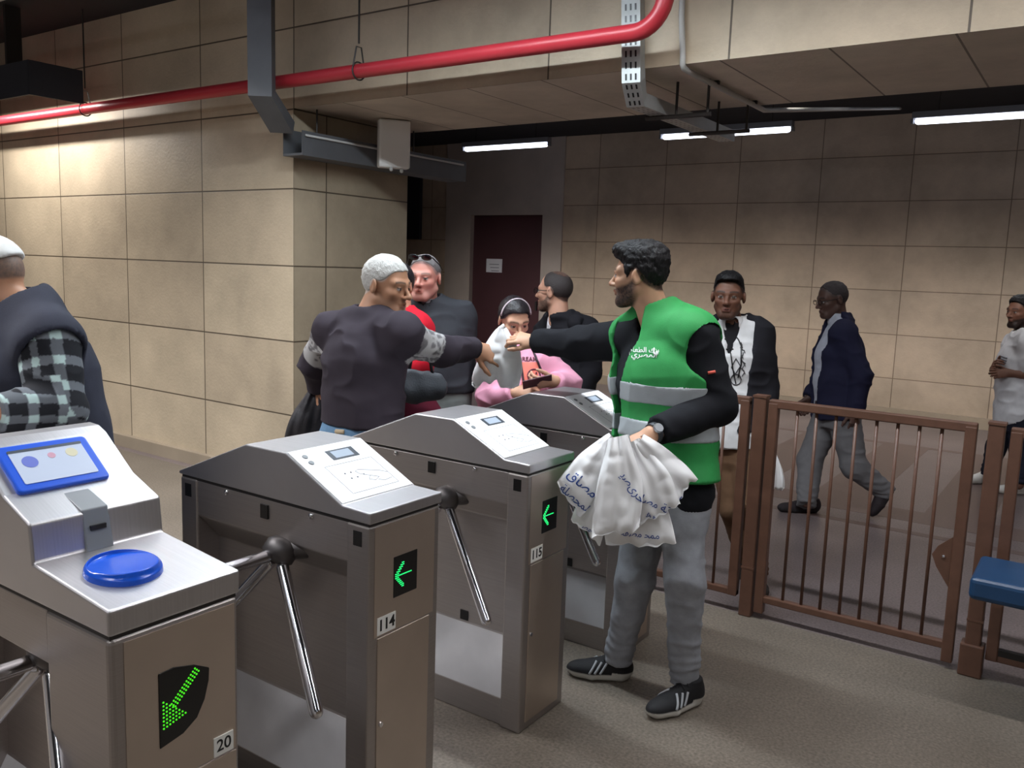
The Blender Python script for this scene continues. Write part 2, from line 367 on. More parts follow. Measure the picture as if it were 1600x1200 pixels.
# white box hung on the tray
t = empty('junction_box', (-4.36, 4.72, 2.5), 'white rectangular box hung on the dark tray over the stone pier', 'electrical box')
o = obj('case', boxes(((-0.06, -0.115, -0.17), (0.03, 0.115, 0.17))), M_whitebox, t); bevel(o, 0.015, 3)
o.rotation_euler = (0, 0, math.radians(-35))
obj('bracket', boxes(((-0.10, -0.03, -0.1), (-0.05, 0.03, 0.1))), M_hang, t)
for y in (-0.06, 0.05):
    bm = bmesh.new(); rod(bm, (0.03, y, -0.165), (0.03, y, -0.20), 0.014); g = obj('cable_gland', bm, M_conduit, t, True)
# tray 2: pale and slotted
t = empty('cable_tray', (-2.05, 3.8, 2.7), 'pale slotted cable tray dropping past the red pipe bend', 'cable tray')
org = Vector((-2.05, 3.8, 2.7)); TW = 0.10
P0, P1, P2 = Vector((-2.035, 4.02, CEIL)), Vector((-1.985, 4.02, 2.55)), Vector((-1.975, 4.16, 2.42)); 
P0.x = onY(978, -100, 4.0)[0]; P1.x = onY(983, 128, 4.0)[0]; P2.x = onY(993, 167, 4.16)[0]
P1.z = onY(983, 128, 4.0)[2]; P2.z = onY(993, 167, 4.16)[2]
P3 = Vector((P2.x-0.05, 5.6, P2.z+0.02))
bm = bmesh.new(); channel(bm, [p-org for p in (P0, P1, P2, P3)], (1, 0.12, 0), TW, 0.07); nf = len(bm.faces)
for (a, b, n) in ((P0, P1, 17), (P1, P2, 3), (P2, P3, 22)):
    dv = (b-a); L = dv.length; tt = dv.normalized(); nn = Vector((1, 0.12, 0)).normalized().cross(tt).normalized(); wd = Vector((1, 0.12, 0)).normalized()
    for i in range(n):
        for k in (-1, 0, 1):
            c = a + dv*((i+0.5)/n) + wd*k*0.026 - org
            vs = [bm.verts.new(c + wd*sx*0.005 + tt*sy*0.016 + nn*0.0 - nn*0.0012) for sx, sy in ((-1, -1), (1, -1), (1, 1), (-1, 1))]
            bm.faces.new(vs)
bm.faces.ensure_lookup_table()
for i in range(nf, len(bm.faces)): bm.faces[i].material_index = 1
obj('tray_channel', bm, M_tray, t).data.materials.append(M_black)
bm = bmesh.new()
for y in (4.45, 5.05): 
    bm = bmesh.new(); tube(bm, [Vector((P2.x-0.08, y, P2.z-0.01))-org, Vector((P2.x+0.30, y, P2.z-0.01))-org], 0.012, 6); br = obj('bracket', bm, M_hang, t)
    for x in (0.1, 0.28): bm = bmesh.new(); tube(bm, [Vector((P2.x+x, y, P2.z-0.01))-org, Vector((P2.x+x, y, BEAM))-org], 0.008, 6); obj('bracket_rod', bm, M_hang, br)
# thin conduit
t = empty('conduit', (-1.85, 4.05, 2.65), 'thin grey conduit running down the beam right of the slotted tray', 'conduit')
org = Vector((-1.85, 4.05, 2.65)); xc = onY(1063, 60, 4.07)[0]; xk = onY(1066, 105, 4.07)[0]
bm = bmesh.new(); tube(bm, [Vector(p)-org for p in [(xc-0.02, 4.07, CEIL), (xc, 4.07, 2.9), (xk, 4.07, 2.70), (xk, 4.072, 2.67), (xk, 4.09, 2.655), (xk, 4.14, 2.652), (xk, 5.3, 2.652), (xk, 9.15, 3.3)]], 0.015, 10)
obj('conduit_tube', bm, M_conduit, t, True)
for y in (4.5, 5.1): obj('clip', boxes((Vector((xk-0.02, y, 2.655))-org, Vector((xk+0.02, y+0.02, 2.676))-org)), M_hang, t)
# dark trough lamp high at the left: an open bottomed channel whose front lip hides the tube
t = empty('trough_lamp', (-7.5, 3.5, 3.0), 'dark housed trough lamp hanging high at the left over the red pipe', 'ceiling lamp')
bm = bmesh.new(); prism(bm, [(-0.16, -0.20), (-0.145, -0.20), (-0.145, 0.035), (0.235, 0.035), (0.235, -0.06), (0.25, -0.06), (0.25, 0.05), (-0.16, 0.05)], 0, -3.5, 0.74)
obj('housing', bm, M_duct, t)
for x in (-3.5, 0.735): obj('end_plate', boxes(((x, -0.16, -0.20), (x+0.012, 0.25, 0.05))), M_duct, t)
for x in (-1.2, 0.1): obj('strap', boxes(((x, -0.02, 0.05), (x+0.03, 0.1, 0.56))), M_hang, t)
bm = bmesh.new(); rod(bm, (-1.2, 0.05, -0.02), (0.6, 0.05, -0.02), 0.016); obj('tube', bm, M_lampon, t, True)
l = bpy.data.lights.new('lamp_light', 'AREA'); l.shape = 'RECTANGLE'; l.size = 1.6; l.size_y = 0.06; l.energy = 32; l.color = (1.0, 0.97, 0.92)
lo = bpy.data.objects.new('lamp_light', l); COL.objects.link(lo); lo.parent = t; lo.location = (-0.3, 0.05, -0.045); lo.rotation_euler = (math.radians(8), 0, 0)
# lighting trunking continuing the near lamp row
t = empty('lighting_rail', (-8.5, 2.9, 3.28), 'grey lighting rail near the ceiling in the top left corner', 'rail')
bevel(obj('rail_channel', boxes(((-4.0, -0.03, 0.0), (3.4, 0.03, 0.05))), M_conduit, t), 0.004)
for x in (-2.5, 0.5, 2.8): obj('rail_hanger', boxes(((x, -0.004, 0.05), (x+0.01, 0.004, 0.28))), M_hang, t)

# ---------------------------------------------------------------- turnstiles
TX, TW_, TL = -1.56, 0.295, 0.84
def arrow_mesh(bm, w, h, flip=1.0, n=13, rot=0.0):
    """arrow made of LED dots in the (y,z) plane, pointing to -y"""
    c, s = math.cos(rot), math.sin(rot)
    for i in range(n):
        for j in range(n):
            u, v = (i+0.5)/n*2-1, (j+0.5)/n*2-1
            on = (-0.95 < u < 0.95 and abs(v) < 0.14) or (u < 0.1 and abs(abs(v)-(u+0.95)*0.95) < 0.2)
            if on:
                uu, vv = (u*c - v*s)*w/2, (u*s + v*c)*h/2; r = w/n*0.36
                bmesh.ops.create_icosphere(bm, subdivisions=1, radius=r, matrix=Matrix.Translation((0, uu, vv)))
def turnstile(Y0, label, number, full=True):
    t = empty('turnstile', (TX, Y0, 0), label, 'turnstile')
    W, L = TW_, TL
    for x0, x1 in ((-0.085, 0), (-L, -L+0.085)): bevel(obj('end_post', boxes(((x0, 0, 0), (x1, W, 0.944))), M_steel, t), 0.006)
    bm = bmesh.new()
    prof = [(0.004, 0.944), (0.004, 0.83), (0.08, 0.745), (0.08, 0.315), (0.012, 0.10), (0.012, 0.0), (W-0.012, 0.0), (W-0.012, 0.10), (W-0.08, 0.315), (W-0.08, 0.745), (W-0.004, 0.83), (W-0.004, 0.944)]
    prism(bm, prof, 0, -L+0.083, -0.083); bevel(obj('side_recess', bm, M_steel, t), 0.004)
    for s in (0, 1):
        def yy(v): return v if s == 0 else W-v
        bm = bmesh.new(); e = 0.0015
        vs = [bm.verts.new(p) for p in ((-L+0.087, yy(0.078-e), 0.308), (-0.087, yy(0.078-e), 0.308), (-0.087, yy(0.012-e), 0.105), (-L+0.087, yy(0.012-e), 0.105))]
        f = bm.faces.new(vs); r = bmesh.ops.extrude_face_region(bm, geom=[f]); bmesh.ops.translate(bm, verts=[g for g in r['geom'] if isinstance(g, bmesh.types.BMVert)], vec=(0, 0.001 if s == 0 else -0.001, 0))
        obj('kick_panel', bm, M_kick, t)
    # lid
    bm = bmesh.new()
    prism(bm, [(0.006, 0.952), (0.006, 0.984), (-0.10, 0.987), (-0.33, 1.099), (-0.51, 1.097), (-L-0.004, 0.962), (-L-0.004, 0.952)], 1, -0.003, W+0.003)
    bevel(obj('lid', bm, M_steelh, t), 0.004)
    obj('lid_seam', boxes(((-L+0.004, 0.004, 0.942), (-0.004, W-0.004, 0.953))), M_seam, t)
    # reader plate on the slope
    P0, P1 = Vector((-0.105, 0, 0.9885)), Vector((-0.328, 0, 1.0975)); ax = (P1-P0); Ls = ax.length; ax = ax.normalized(); nz = Vector((-ax.z, 0, ax.x)); nz = nz if nz.z > 0 else -nz
    yv = nz.cross(ax) ; yv = Vector((0, 1, 0))
    def sp(u, v, h=0.0): return P0 + ax*u*Ls + Vector((0, v*W, 0)) + nz*h
    def slab(name, u0, v0, u1, v1, h0, h1, m, par):
        bm = bmesh.new(); q = [(u0, v0), (u1, v0), (u1, v1), (u0, v1)]
        A = [bm.verts.new(sp(u, v, h0)) for u, v in q]; B = [bm.verts.new(sp(u, v, h1)) for u, v in q]
        bm.faces.new(A); bm.faces.new(B[::-1])
        for i in range(4): bm.faces.new((A[i], A[(i+1) % 4], B[(i+1) % 4], B[i]))
        return obj(name, bm, m, par)
    pl = slab('reader_plate', 0.0, 0.008, 1.0, 0.992, -0.001, 0.003, M_plate, t); tag(pl, 'white reader plate')
    sc = slab('display', 0.70, 0.40, 0.88, 0.76, 0.003, 0.0042, M_lcdf, pl); slab('lcd_pane', 0.725, 0.45, 0.855, 0.70, 0.0042, 0.0048, M_lcd, sc)
    for u in (0.86, 0.74):
        bm = bmesh.new(); c = sp(u, 0.13, 0.003); bmesh.ops.create_cone(bm, cap_ends=True, segments=20, radius1=0.0105, radius2=0.008, depth=0.005, matrix=frame(c, ax, Vector((0, 1, 0)), nz))
        obj('button', bm, M_greyp, pl, False)
    # engraved card target: a frame line, four dots and a hand outline
    bm = bmesh.new()
    def line(pts, wd=0.0014):
        tube(bm, [sp(u, v, 0.0032) for u, v in pts], wd*0.5, 5)
    line([(0.10, 0.22), (0.62, 0.22), (0.62, 0.86), (0.10, 0.86), (0.10, 0.22)])
    line([(0.26, 0.70), (0.38, 0.52), (0.44, 0.50), (0.46, 0.55), (0.36, 0.78), (0.30, 0.86)])
    line([(0.26, 0.70), (0.22, 0.62), (0.26, 0.56), (0.32, 0.62)]); line([(0.22, 0.66), (0.18, 0.72), (0.20, 0.84)])
    for u, v in ((0.44, 0.36), (0.44, 0.44), (0.34, 0.38), (0.34, 0.46), (0.36, 0.56)):
        bmesh.ops.create_uvsphere(bm, u_segments=8, v_segments=5, radius=0.0034, matrix=Matrix.Translation(sp(u, v, 0.002)))
    obj('card_symbol', bm, M_inkg, pl)
    # sensors and bolts on the near and far sides
    for s in (0, 1):
        y = -0.001 if s == 0 else W+0.001; y2 = 0.008 if s == 0 else W-0.008
        for x in (-0.043, -0.43, -0.80):
            obj('sensor_window', boxes(((x-0.016, min(y, y2), 0.884), (x+0.016, max(y, y2), 0.926))), M_black, t)
        for x in (-0.23, -0.61):
            bm = bmesh.new(); bmesh.ops.create_uvsphere(bm, u_segments=12, v_segments=8, radius=0.010, matrix=Matrix.Translation((x, 0.004 if s == 0 else W-0.004, 0.930)) @ Matrix.Diagonal((1, 0.8, 1, 1))); obj('bolt', bm, M_chrome, t, True)
    obj('sensor_window', boxes(((-0.335, 0.076, 0.318), (-0.30, 0.082, 0.355))), M_black, t)
    # front: display with arrow, number sticker, service door
    ad = bevel(obj('arrow_display', boxes(((-0.002, 0.097, 0.716), (0.0025, 0.197, 0.836))), M_black, t), 0.003)
    bm = bmesh.new(); arrow_mesh(bm, 0.070, 0.075); ar = obj('led_arrow', bm, M_greenled, ad); ar.location = (0.003, 0.137, 0.778)
    if number:
        tg = obj('number_sticker', boxes(((0.0, 0.034, 0.626), (0.0022, 0.108, 0.677))), M_tag, t)
        text('digits', number, 0.045, frame((0.0024, 0.071, 0.651), (0, 1, 0), (0, 0, 1), (1, 0, 0)), M_ink, tg, 0.0004, 0.0012)
    dr = bevel(obj('service_door', boxes(((-0.002, 0.036, 0.03), (0.003, 0.255, 0.617))), M_steelf, t), 0.0015)
    bm = bmesh.new(); bmesh.ops.create_cone(bm, cap_ends=True, segments=16, radius1=0.008, radius2=0.007, depth=0.006, matrix=Matrix.Translation((0.005, 0.05, 0.36)) @ Matrix.Rotation(math.pi/2, 4, 'Y')); obj('door_lock', bm, M_chrome, dr)
    fp = obj('front_panel', boxes(((-0.002, 0.022, 0.622), (0.0012, W-0.022, 0.938))), M_steelf, t)
    tripod(t, 0.83)
    return t
def tripod(t, z, dz=0.0, dy=0.0):
    n = Vector((0, -1, -1)).normalized(); h = Vector((-0.35, -0.01+dy, 0.80+dz))
    # bulge of the housing above the hub
    bm = bmesh.new(); bmesh.ops.create_uvsphere(bm, u_segments=28, v_segments=16, radius=1.0, matrix=Matrix.Translation(h+Vector((0, 0.075, 0.012))) @ Matrix.Diagonal((0.085, 0.08, 0.045, 1)))
    obj('hub_housing', bm, M_hub, t, True)
    bm = bmesh.new(); q = n.to_track_quat('Z', 'Y').to_matrix().to_4x4()
    tube(bm, [h - n*0.035, h - n*0.02, h + n*0.012, h + n*0.026, h + n*0.030], [0.036, 0.050, 0.050, 0.034, 0.008], 28); hb = obj('hub', bm, M_hub, t, True)
    for d in ((0, -1, 0), (0.612, -0.25, -0.75), (-0.612, -0.25, -0.75)):
        d = Vector(d).normalized()
        bm = bmesh.new(); rod(bm, h + d*0.03, h + d*(0.485 if d.z < -0.1 else 0.40), 0.0185, 18); obj('arm', bm, M_chrome, t, True)
turnstile(1.614, 'steel turnstile with sticker 114 and white reader plate', '114')
turnstile(2.381, 'steel turnstile with sticker 115 standing behind the lowered arm of 114', '115')
turnstile(3.148, 'steel turnstile furthest back, partly hidden behind the green vest', '')

def entry_turnstile(Y0):
    W, L = 0.309, 0.84
    t = empty('turnstile', (-1.557, Y0, 0), 'steel turnstile with sticker 20, blue framed screen and blue disc', 'turnstile')
    for x0, x1 in ((-0.25, 0), (-L, -L+0.10)): bevel(obj('end_post', boxes(((x0, 0, 0), (x1, W, 0.885))), M_steel, t), 0.012, 3)
    bm = bmesh.new()
    prof = [(0.004, 0.885), (0.004, 0.76), (0.13, 0.75), (0.13, 0.315), (0.012, 0.10), (0.012, 0.0), (W-0.012, 0.0), (W-0.012, 0.10), (W-0.06, 0.315), (W-0.06, 0.745), (W-0.004, 0.83), (W-0.004, 0.885)]
    prism(bm, prof, 0, -L+0.098, -0.248); bevel(obj('side_recess', bm, M_steel, t), 0.004)
    bm = bmesh.new()
    prism(bm, [(0.004, 0.893), (0.004, 0.948), (-0.288, 0.978), (-0.298, 1.064), (-0.41, 1.107), (-0.53, 1.195), (-0.56, 1.207), (-0.60, 1.209), (-0.66, 1.19), (-L-0.002, 1.0), (-L-0.002, 0.893)], 1, -0.002, W+0.002)
    bevel(obj('lid', bm, M_steelh, t), 0.006, 3)
    obj('lid_seam', boxes(((-L+0.004, 0.004, 0.884), (-0.004, W-0.004, 0.894))), M_seam, t)
    # blue framed screen on the steep slope
    A, B = Vector((-0.41, 0, 1.107)), Vector((-0.53, 0, 1.195)); ax = (B-A).normalized(); nz = Vector((-ax.z, 0, ax.x)); nz = nz if nz.z > 0 else -nz
    c = (A+B)/2 + Vector((0, 0.135, 0)) - ax*0.012
    F4 = frame(c, (0, 1, 0), ax, nz)
    def rrect(bm, w, h, r, z0, z1):
        pts = []
        for cx, cy, a0 in ((w-r, h-r, 0), (-w+r, h-r, 90), (-w+r, -h+r, 180), (w-r, -h+r, 270)):
            pts += [(cx+r*math.cos(math.radians(a0+q)), cy+r*math.sin(math.radians(a0+q))) for q in (0, 22, 45, 67, 90)]
        prism(bm, pts, 2, z0, z1)
    bm = bmesh.new(); rrect(bm, 0.108, 0.073, 0.012, -0.004, 0.012); bmesh.ops.transform(bm, matrix=F4, verts=bm.verts[:]); fr = bevel(obj('screen_frame', bm, M_bluef, t), 0.006, 3); tag(fr, 'blue plastic screen frame')
    bm = bmesh.new(); rrect(bm, 0.086, 0.052, 0.004, 0.0, 0.0135); bmesh.ops.transform(bm, matrix=F4, verts=bm.verts[:]); sc = obj('screen', bm, mat('pale_screen', (196, 206, 226), 0.3), fr)
    bm = bmesh.new(); rrect(bm, 0.087, 0.004, 0.003, 0.0, 0.0142); bmesh.ops.transform(bm, matrix=F4 @ Matrix.Translation((0, 0.049, 0)), verts=bm.verts[:]); obj('screen_bar', bm, M_lcdf, sc)
    for x, y, r, col in ((-0.050, 0.012, 0.018, (96, 110, 196)), (0.004, 0.022, 0.009, (200, 150, 170)), (0.052, 0.022, 0.014, (206, 200, 170))):
        bm = bmesh.new(); bmesh.ops.create_cone(bm, cap_ends=True, segments=20, radius1=r, radius2=r, depth=0.0006, matrix=F4 @ Matrix.Translation((x, y, 0.0138)))
        obj('screen_icon', bm, mat('icon', col, 0.5), sc)
    # card slot bridging the riser
    bm = bmesh.new()
    prism(bm, [(-0.385, 1.097), (-0.30, 1.070), (-0.278, 0.975), (-0.29, 0.970), (-0.31, 1.05), (-0.385, 1.085)], 1, 0.115, 0.178)
    sl = bevel(obj('card_slot', bm, M_greyp, t), 0.003); obj('slot_mouth', boxes(((-0.293, 0.128, 1.022), (-0.2855, 0.165, 1.033))), M_black, sl)
    # blue disc
    bm = bmesh.new(); tube(bm, [(-0.145, 0.12, 0.955), (-0.143, 0.12, 0.975), (-0.142, 0.12, 0.981), (-0.142, 0.12, 0.982), (-0.142, 0.12, 0.9822)], [0.082, 0.079, 0.074, 0.070, 0.004], 64)
    tag(bevel(obj('ticket_disc', bm, M_blue, t), 0.004, 3, 20), 'glossy blue reader disc')
    # front panel with shield shaped display
    obj('front_panel', boxes(((-0.002, 0.03, 0.522), (0.0015, W-0.012, 0.872))), M_steelf, t)
    obj('service_door', boxes(((-0.002, 0.03, 0.03), (0.003, W-0.012, 0.516))), M_steelf, t)
    bm = bmesh.new(); prism(bm, [(0.104, 0.776), (0.14, 0.778), (0.19, 0.765), (0.228, 0.744), (0.226, 0.715), (0.215, 0.675), (0.195, 0.640), (0.16, 0.618), (0.104, 0.607)], 0, -0.001, 0.004)
    ad = bevel(obj('arrow_display', bm, M_black, t), 0.002)
    bm = bmesh.new()
    def dot(u, v): bmesh.ops.create_icosphere(bm, subdivisions=1, radius=0.0026, matrix=Matrix.Translation((0.004, u, v)))
    dirv = Vector((-0.075, -0.075)).normalized()
    for i in range(12):
        for k in (-1, 0, 1): p = Vector((0.195, 0.752)) + dirv*0.0075*i + Vector((dirv.y, -dirv.x))*k*0.0065; dot(p.x, p.y)
    tip = Vector((0.113, 0.650))
    for i in range(8):
        for k in range(8):
            if i + k < 8: p = tip + Vector((0.0075*i, 0.0085*k+0.002*i)); dot(p.x, p.y)
    obj('led_arrow', bm, M_greenled2, ad)
    tg = obj('number_sticker', boxes(((0.0015, 0.237, 0.523), (0.004, 0.289, 0.569))), M_tag, t)
    text('digits', '20', 0.040, frame((0.0042, 0.263, 0.546), (0, 1, 0), (0, 0, 1), (1, 0, 0)), M_ink, tg, 0.0004, 0.0004)
    for s in (0, 1):
        bm = bmesh.new(); e = 0.0015
        def yy(v): return v if s == 0 else W-v
        vs = [bm.verts.new(p) for p in ((-L+0.10, yy((0.127 if s == 0 else 0.058)-e), 0.308), (-0.252, yy((0.127 if s == 0 else 0.058)-e), 0.308), (-0.252, yy(0.012-e), 0.105), (-L+0.10, yy(0.012-e), 0.105))]
        f = bm.faces.new(vs); r = bmesh.ops.extrude_face_region(bm, geom=[f]); bmesh.ops.translate(bm, verts=[g for g in r['geom'] if isinstance(g, bmesh.types.BMVert)], vec=(0, 0.001 if s == 0 else -0.001, 0))
        obj('kick_panel', bm, M_kick, t)
    tripod(t, 0.76, -0.07, 0.065)
    return t
entry_turnstile(0.880)

# ---------------------------------------------------------------- fence
YF = 3.97
def fence_panel(x0, x1, label, nb, latch=False):
    t = empty('barred_railing', (x0, YF, 0), label, 'railing')
    W = x1-x0
    bevel(obj('top_rail', boxes(((0, -0.02, 1.035), (W, 0.02, 1.075))), M_brown, t), 0.005)
    bevel(obj('bottom_rail', boxes(((0, -0.018, 0.085), (W, 0.018, 0.118))), M_brown, t), 0.005)
    for x in (0.0, W-0.045): bevel(obj('stile', boxes(((x, -0.022, 0.03 if latch else 0.085), (x+0.045, 0.022, 1.06))), M_brown, t), 0.005)
    for i in range(nb):
        x = 0.045 + (W-0.09)*(i+1)/(nb+1)
        bm = bmesh.new(); tube(bm, [(x, 0, 0.10), (x, 0, 1.05)], 0.0075, 8); obj('bar', bm, M_brown, t, True)
    if latch:
        bm = bmesh.new(); prism(bm, [(W-0.046, 0.36), (W-0.046, 0.58), (W-0.10, 0.53), (W-0.12, 0.49), (W-0.10, 0.44)], 1, -0.012, 0.0); lp = obj('latch_plate', bm, M_brown, t)
        bm = bmesh.new(); bmesh.ops.create_uvsphere(bm, u_segments=10, v_segments=6, radius=0.008, matrix=Matrix.Translation((W-0.075, -0.014, 0.49))); obj('rivet', bm, M_chrome, lp)
    return t
def post(x, label, sleeve=False):
    t = empty('railing_post', (x, YF, 0), label, 'post')
    bevel(obj('shaft', boxes(((-0.03, -0.03, 0), (0.03, 0.03, 1.085))), M_brown, t), 0.006)
    if sleeve: bevel(obj('base_sleeve', boxes(((-0.045, -0.04, 0), (0.045, 0.04, 0.14))), M_brown, t), 0.006)
    obj('cap', boxes(((-0.033, -0.033, 1.08), (0.033, 0.033, 1.09))), M_brown, t)
    bm = bmesh.new(); tube(bm, [(0, 0, 0.24), (0, 0, 0.25)], 0.044, 4); obj('hinge_ring', bm, M_brown, t)
    return t
fence_panel(-1.93, -1.345, 'brown barred railing panel left of the post, behind the green vest man', 5)
post(-1.295, 'brown square railing post between the two barred panels')
fence_panel(-1.255, -0.385, 'brown barred gate panel with a latch plate, in front of the striding man', 8, True)
post(-0.315, 'brown railing post with base sleeve left of the blue bench', True)
fence_panel(-0.265, 1.2, 'brown barred railing panel behind the blue bench at the right edge', 11)
t = empty('bench', (0.0, 3.70, 0), 'blue topped bench on brown legs at the right edge', 'bench')
bevel(obj('seat', boxes(((-0.315, -0.17, 0.468), (0.75, 0.17, 0.556))), M_bench, t), 0.02, 3)
for x in (0.25, 0.66):
    for y in (-0.12, 0.10): obj('leg', boxes(((x, y, 0), (x+0.035, y+0.035, 0.47))), M_brown, t)
    obj('stretcher', boxes(((x+0.005, -0.12, 0.28), (x+0.03, 0.13, 0.31))), M_brown, t)
obj('side_arm', boxes(((-0.20, -0.1, 0.25), (0.27, -0.075, 0.275))), M_black, t)
# ---------------------------------------------------------------- soft-body modelling: distance fields meshed with surface nets
f32 = np.float32
def V3(a): return np.asarray(a, f32)
def cap(a, b, ra, rb=None):
    a, b = V3(a), V3(b); rb = ra if rb is None else rb; ab = b-a; L2 = float(ab@ab)+1e-9
    def f(p):
        t = np.clip(((p-a)@ab)/L2, 0, 1)
        return np.linalg.norm(p-a-t[:, None]*ab, axis=1) - (ra+(rb-ra)*t)
    return f
def ecap(a, b, side, r0, r1):
    """segment with an elliptic section; r = (half width along side, half depth)"""
    a, b = V3(a), V3(b); ab = b-a; L = float(np.linalg.norm(ab)); ax = ab/L
    s = V3(side); s = s - ax*(s@ax); s = s/np.linalg.norm(s); n = np.cross(ax, s)
    def f(p):
        q = p-a; h = q@ax; t = np.clip(h/L, 0, 1); qa = h - t*L
        rs = r0[0]+(r1[0]-r0[0])*t; rn = r0[1]+(r1[1]-r0[1])*t; m = np.minimum(rs, rn)
        return (np.sqrt(((q@s)/rs)**2 + ((q@n)/rn)**2 + (qa/m)**2) - 1)*m
    return f
def ell(c, R, r):
    c, R, r = V3(c), V3(R), V3(r); m = float(r.min())
    def f(p): return (np.linalg.norm(((p-c)@R.T)/r, axis=1)-1)*m
    return f
def sph(c, r):
    c = V3(c)
    return lambda p: np.linalg.norm(p-c, axis=1)-r
def half(c, n):
    c, n = V3(c), V3(nrm(n))
    return lambda p: (p-c)@n
def smin(a, b, k):
    h = np.clip(0.5+0.5*(b-a)/k, 0, 1)
    return b+(a-b)*h - k*h*(1-h)
def union(fs, k=0.02):
    def f(p):
        d = fs[0](p)
        for g in fs[1:]: d = smin(d, g(p), k)
        return d
    return f
def cut(f, *gs):
    """keep f where every g is negative"""
    def h(p):
        d = f(p)
        for g in gs: d = np.maximum(d, g(p))
        return d
    return h
def sub(f, g, k=0.004):
    return lambda p: -smin(-f(p), g(p), k)
def infl(f, e): return lambda p: f(p)-e

_rng = np.random.RandomState(7); _TAB = _rng.rand(32, 32, 32).astype(f32)
def vnoise(p):
    i = np.floor(p).astype(int); t = p-i; t = t*t*(3-2*t); i &= 31; j = (i+1) & 31
    r = 0
    for a in (0, 1):
        for b in (0, 1):
            for c in (0, 1):
                w_ = (t[:, 0] if a else 1-t[:, 0])*(t[:, 1] if b else 1-t[:, 1])*(t[:, 2] if c else 1-t[:, 2])
                r = r + w_*_TAB[(j if a else i)[:, 0], (j if b else i)[:, 1], (j if c else i)[:, 2]]
    return r
def folds(amp, fx, fy, fz, seed=0.0):
    """cloth creases: ridged noise, stretched differently along the three axes"""
    def g(p):
        q = p*np.array([fx, fy, fz]) + seed
        q = q + 0.6*np.stack([vnoise(q*0.5+9), vnoise(q*0.5+3), vnoise(q*0.5+5)], 1)
        r = 1-np.abs(2*vnoise(q)-1); r2 = vnoise(q*2.1+17)
        return amp*(r*r*1.2 + 0.35*r2 - 0.6)
    return g

def snet(f, lo, hi, h, disp=None):
    lo = V3(lo); hi = V3(hi); B = 8
    nb = np.maximum(1, np.ceil((hi-lo)/(h*B)).astype(int)); n = nb*B
    bi = np.stack(np.meshgrid(*[np.arange(k) for k in nb], indexing='ij'), -1).reshape(-1, 3)
    dc = f(lo + (bi+0.5)*h*B)
    F = np.empty(n+1, f32)
    for (i, j, k), d in zip(bi[:], dc): F[i*B:i*B+B+1, j*B:j*B+B+1, k*B:k*B+B+1] = 1.0 if d > 0 else -1.0
    keep = bi[np.abs(dc) < h*B*0.87*1.08+0.012]
    loc = np.stack(np.meshgrid(*[np.arange(B+1)]*3, indexing='ij'), -1).reshape(-1, 3)
    for s in range(0, len(keep), 256):
        kb = keep[s:s+256]; ids = (kb[:, None, :]*B + loc[None]).reshape(-1, 3)
        F[ids[:, 0], ids[:, 1], ids[:, 2]] = f((lo + ids*h).astype(f32))
    S = F < 0; S[0] = S[-1] = False; S[:, 0] = S[:, -1] = False; S[:, :, 0] = S[:, :, -1] = False
    F = np.where(S, np.minimum(F, -1e-5), np.maximum(F, 1e-5))
    c = sum(S[a:a+n[0], b:b+n[1], d:d+n[2]].astype(np.int8) for a in (0, 1) for b in (0, 1) for d in (0, 1))
    cells = np.argwhere((c > 0) & (c < 8)); idx = -np.ones(n, int); idx[tuple(cells.T)] = np.arange(len(cells))
    acc = np.zeros((len(cells), 3)); cnt = np.zeros(len(cells))
    cor = [(a, b, d) for a in (0, 1) for b in (0, 1) for d in (0, 1)]
    val = {q: F[cells[:, 0]+q[0], cells[:, 1]+q[1], cells[:, 2]+q[2]] for q in cor}
    for q in cor:
        for ax in range(3):
            if q[ax] == 0:
                r = list(q); r[ax] = 1; r = tuple(r); va, vb = val[q], val[r]; m_ = (va < 0) != (vb < 0)
                t = np.where(m_, va/np.where(m_, va-vb, 1), 0); P = np.array(q, float)[None] + np.zeros((len(cells), 1)); P[:, ax] += t
                acc[m_] += P[m_]; cnt[m_] += 1
    v = lo + (cells + acc/cnt[:, None])*h
    faces = []
    for ax in range(3):
        o1, o2 = [(1, 2), (2, 0), (0, 1)][ax]
        sl = [slice(0, None)]*3
        A = np.take(S, range(0, n[ax]), ax); Bq = np.take(S, range(1, n[ax]+1), ax)
        e = np.argwhere(A != Bq); e = e[(e[:, o1] > 0) & (e[:, o2] > 0) & (e[:, o1] < n[o1]) & (e[:, o2] < n[o2])]
        d1 = np.zeros(3, int); d1[o1] = 1; d2 = np.zeros(3, int); d2[o2] = 1
        q = np.stack([idx[tuple((e-d1-d2).T)], idx[tuple((e-d2).T)], idx[tuple(e.T)], idx[tuple((e-d1).T)]], 1)
        fl = ~A[tuple(e.T)]; q[fl] = q[fl][:, ::-1]; faces.append(q)
    fc = np.concatenate(faces); fc = fc[(fc >= 0).all(1)]
    if disp is not None:
        vv = v.astype(f32); e_ = 0.004; g = np.stack([f(vv+V3((e_, 0, 0)))-f(vv-V3((e_, 0, 0))), f(vv+V3((0, e_, 0)))-f(vv-V3((0, e_, 0))), f(vv+V3((0, 0, e_)))-f(vv-V3((0, 0, e_)))], 1)
        g = g/(np.linalg.norm(g, axis=1)[:, None]+1e-9); v = v + g*disp(v)[:, None]
    return v, fc
def join(*L):
    vs, fs, o = [], [], 0
    for v, f in L: vs.append(v); fs.append(f+o); o += len(v)
    return np.concatenate(vs), np.concatenate(fs)
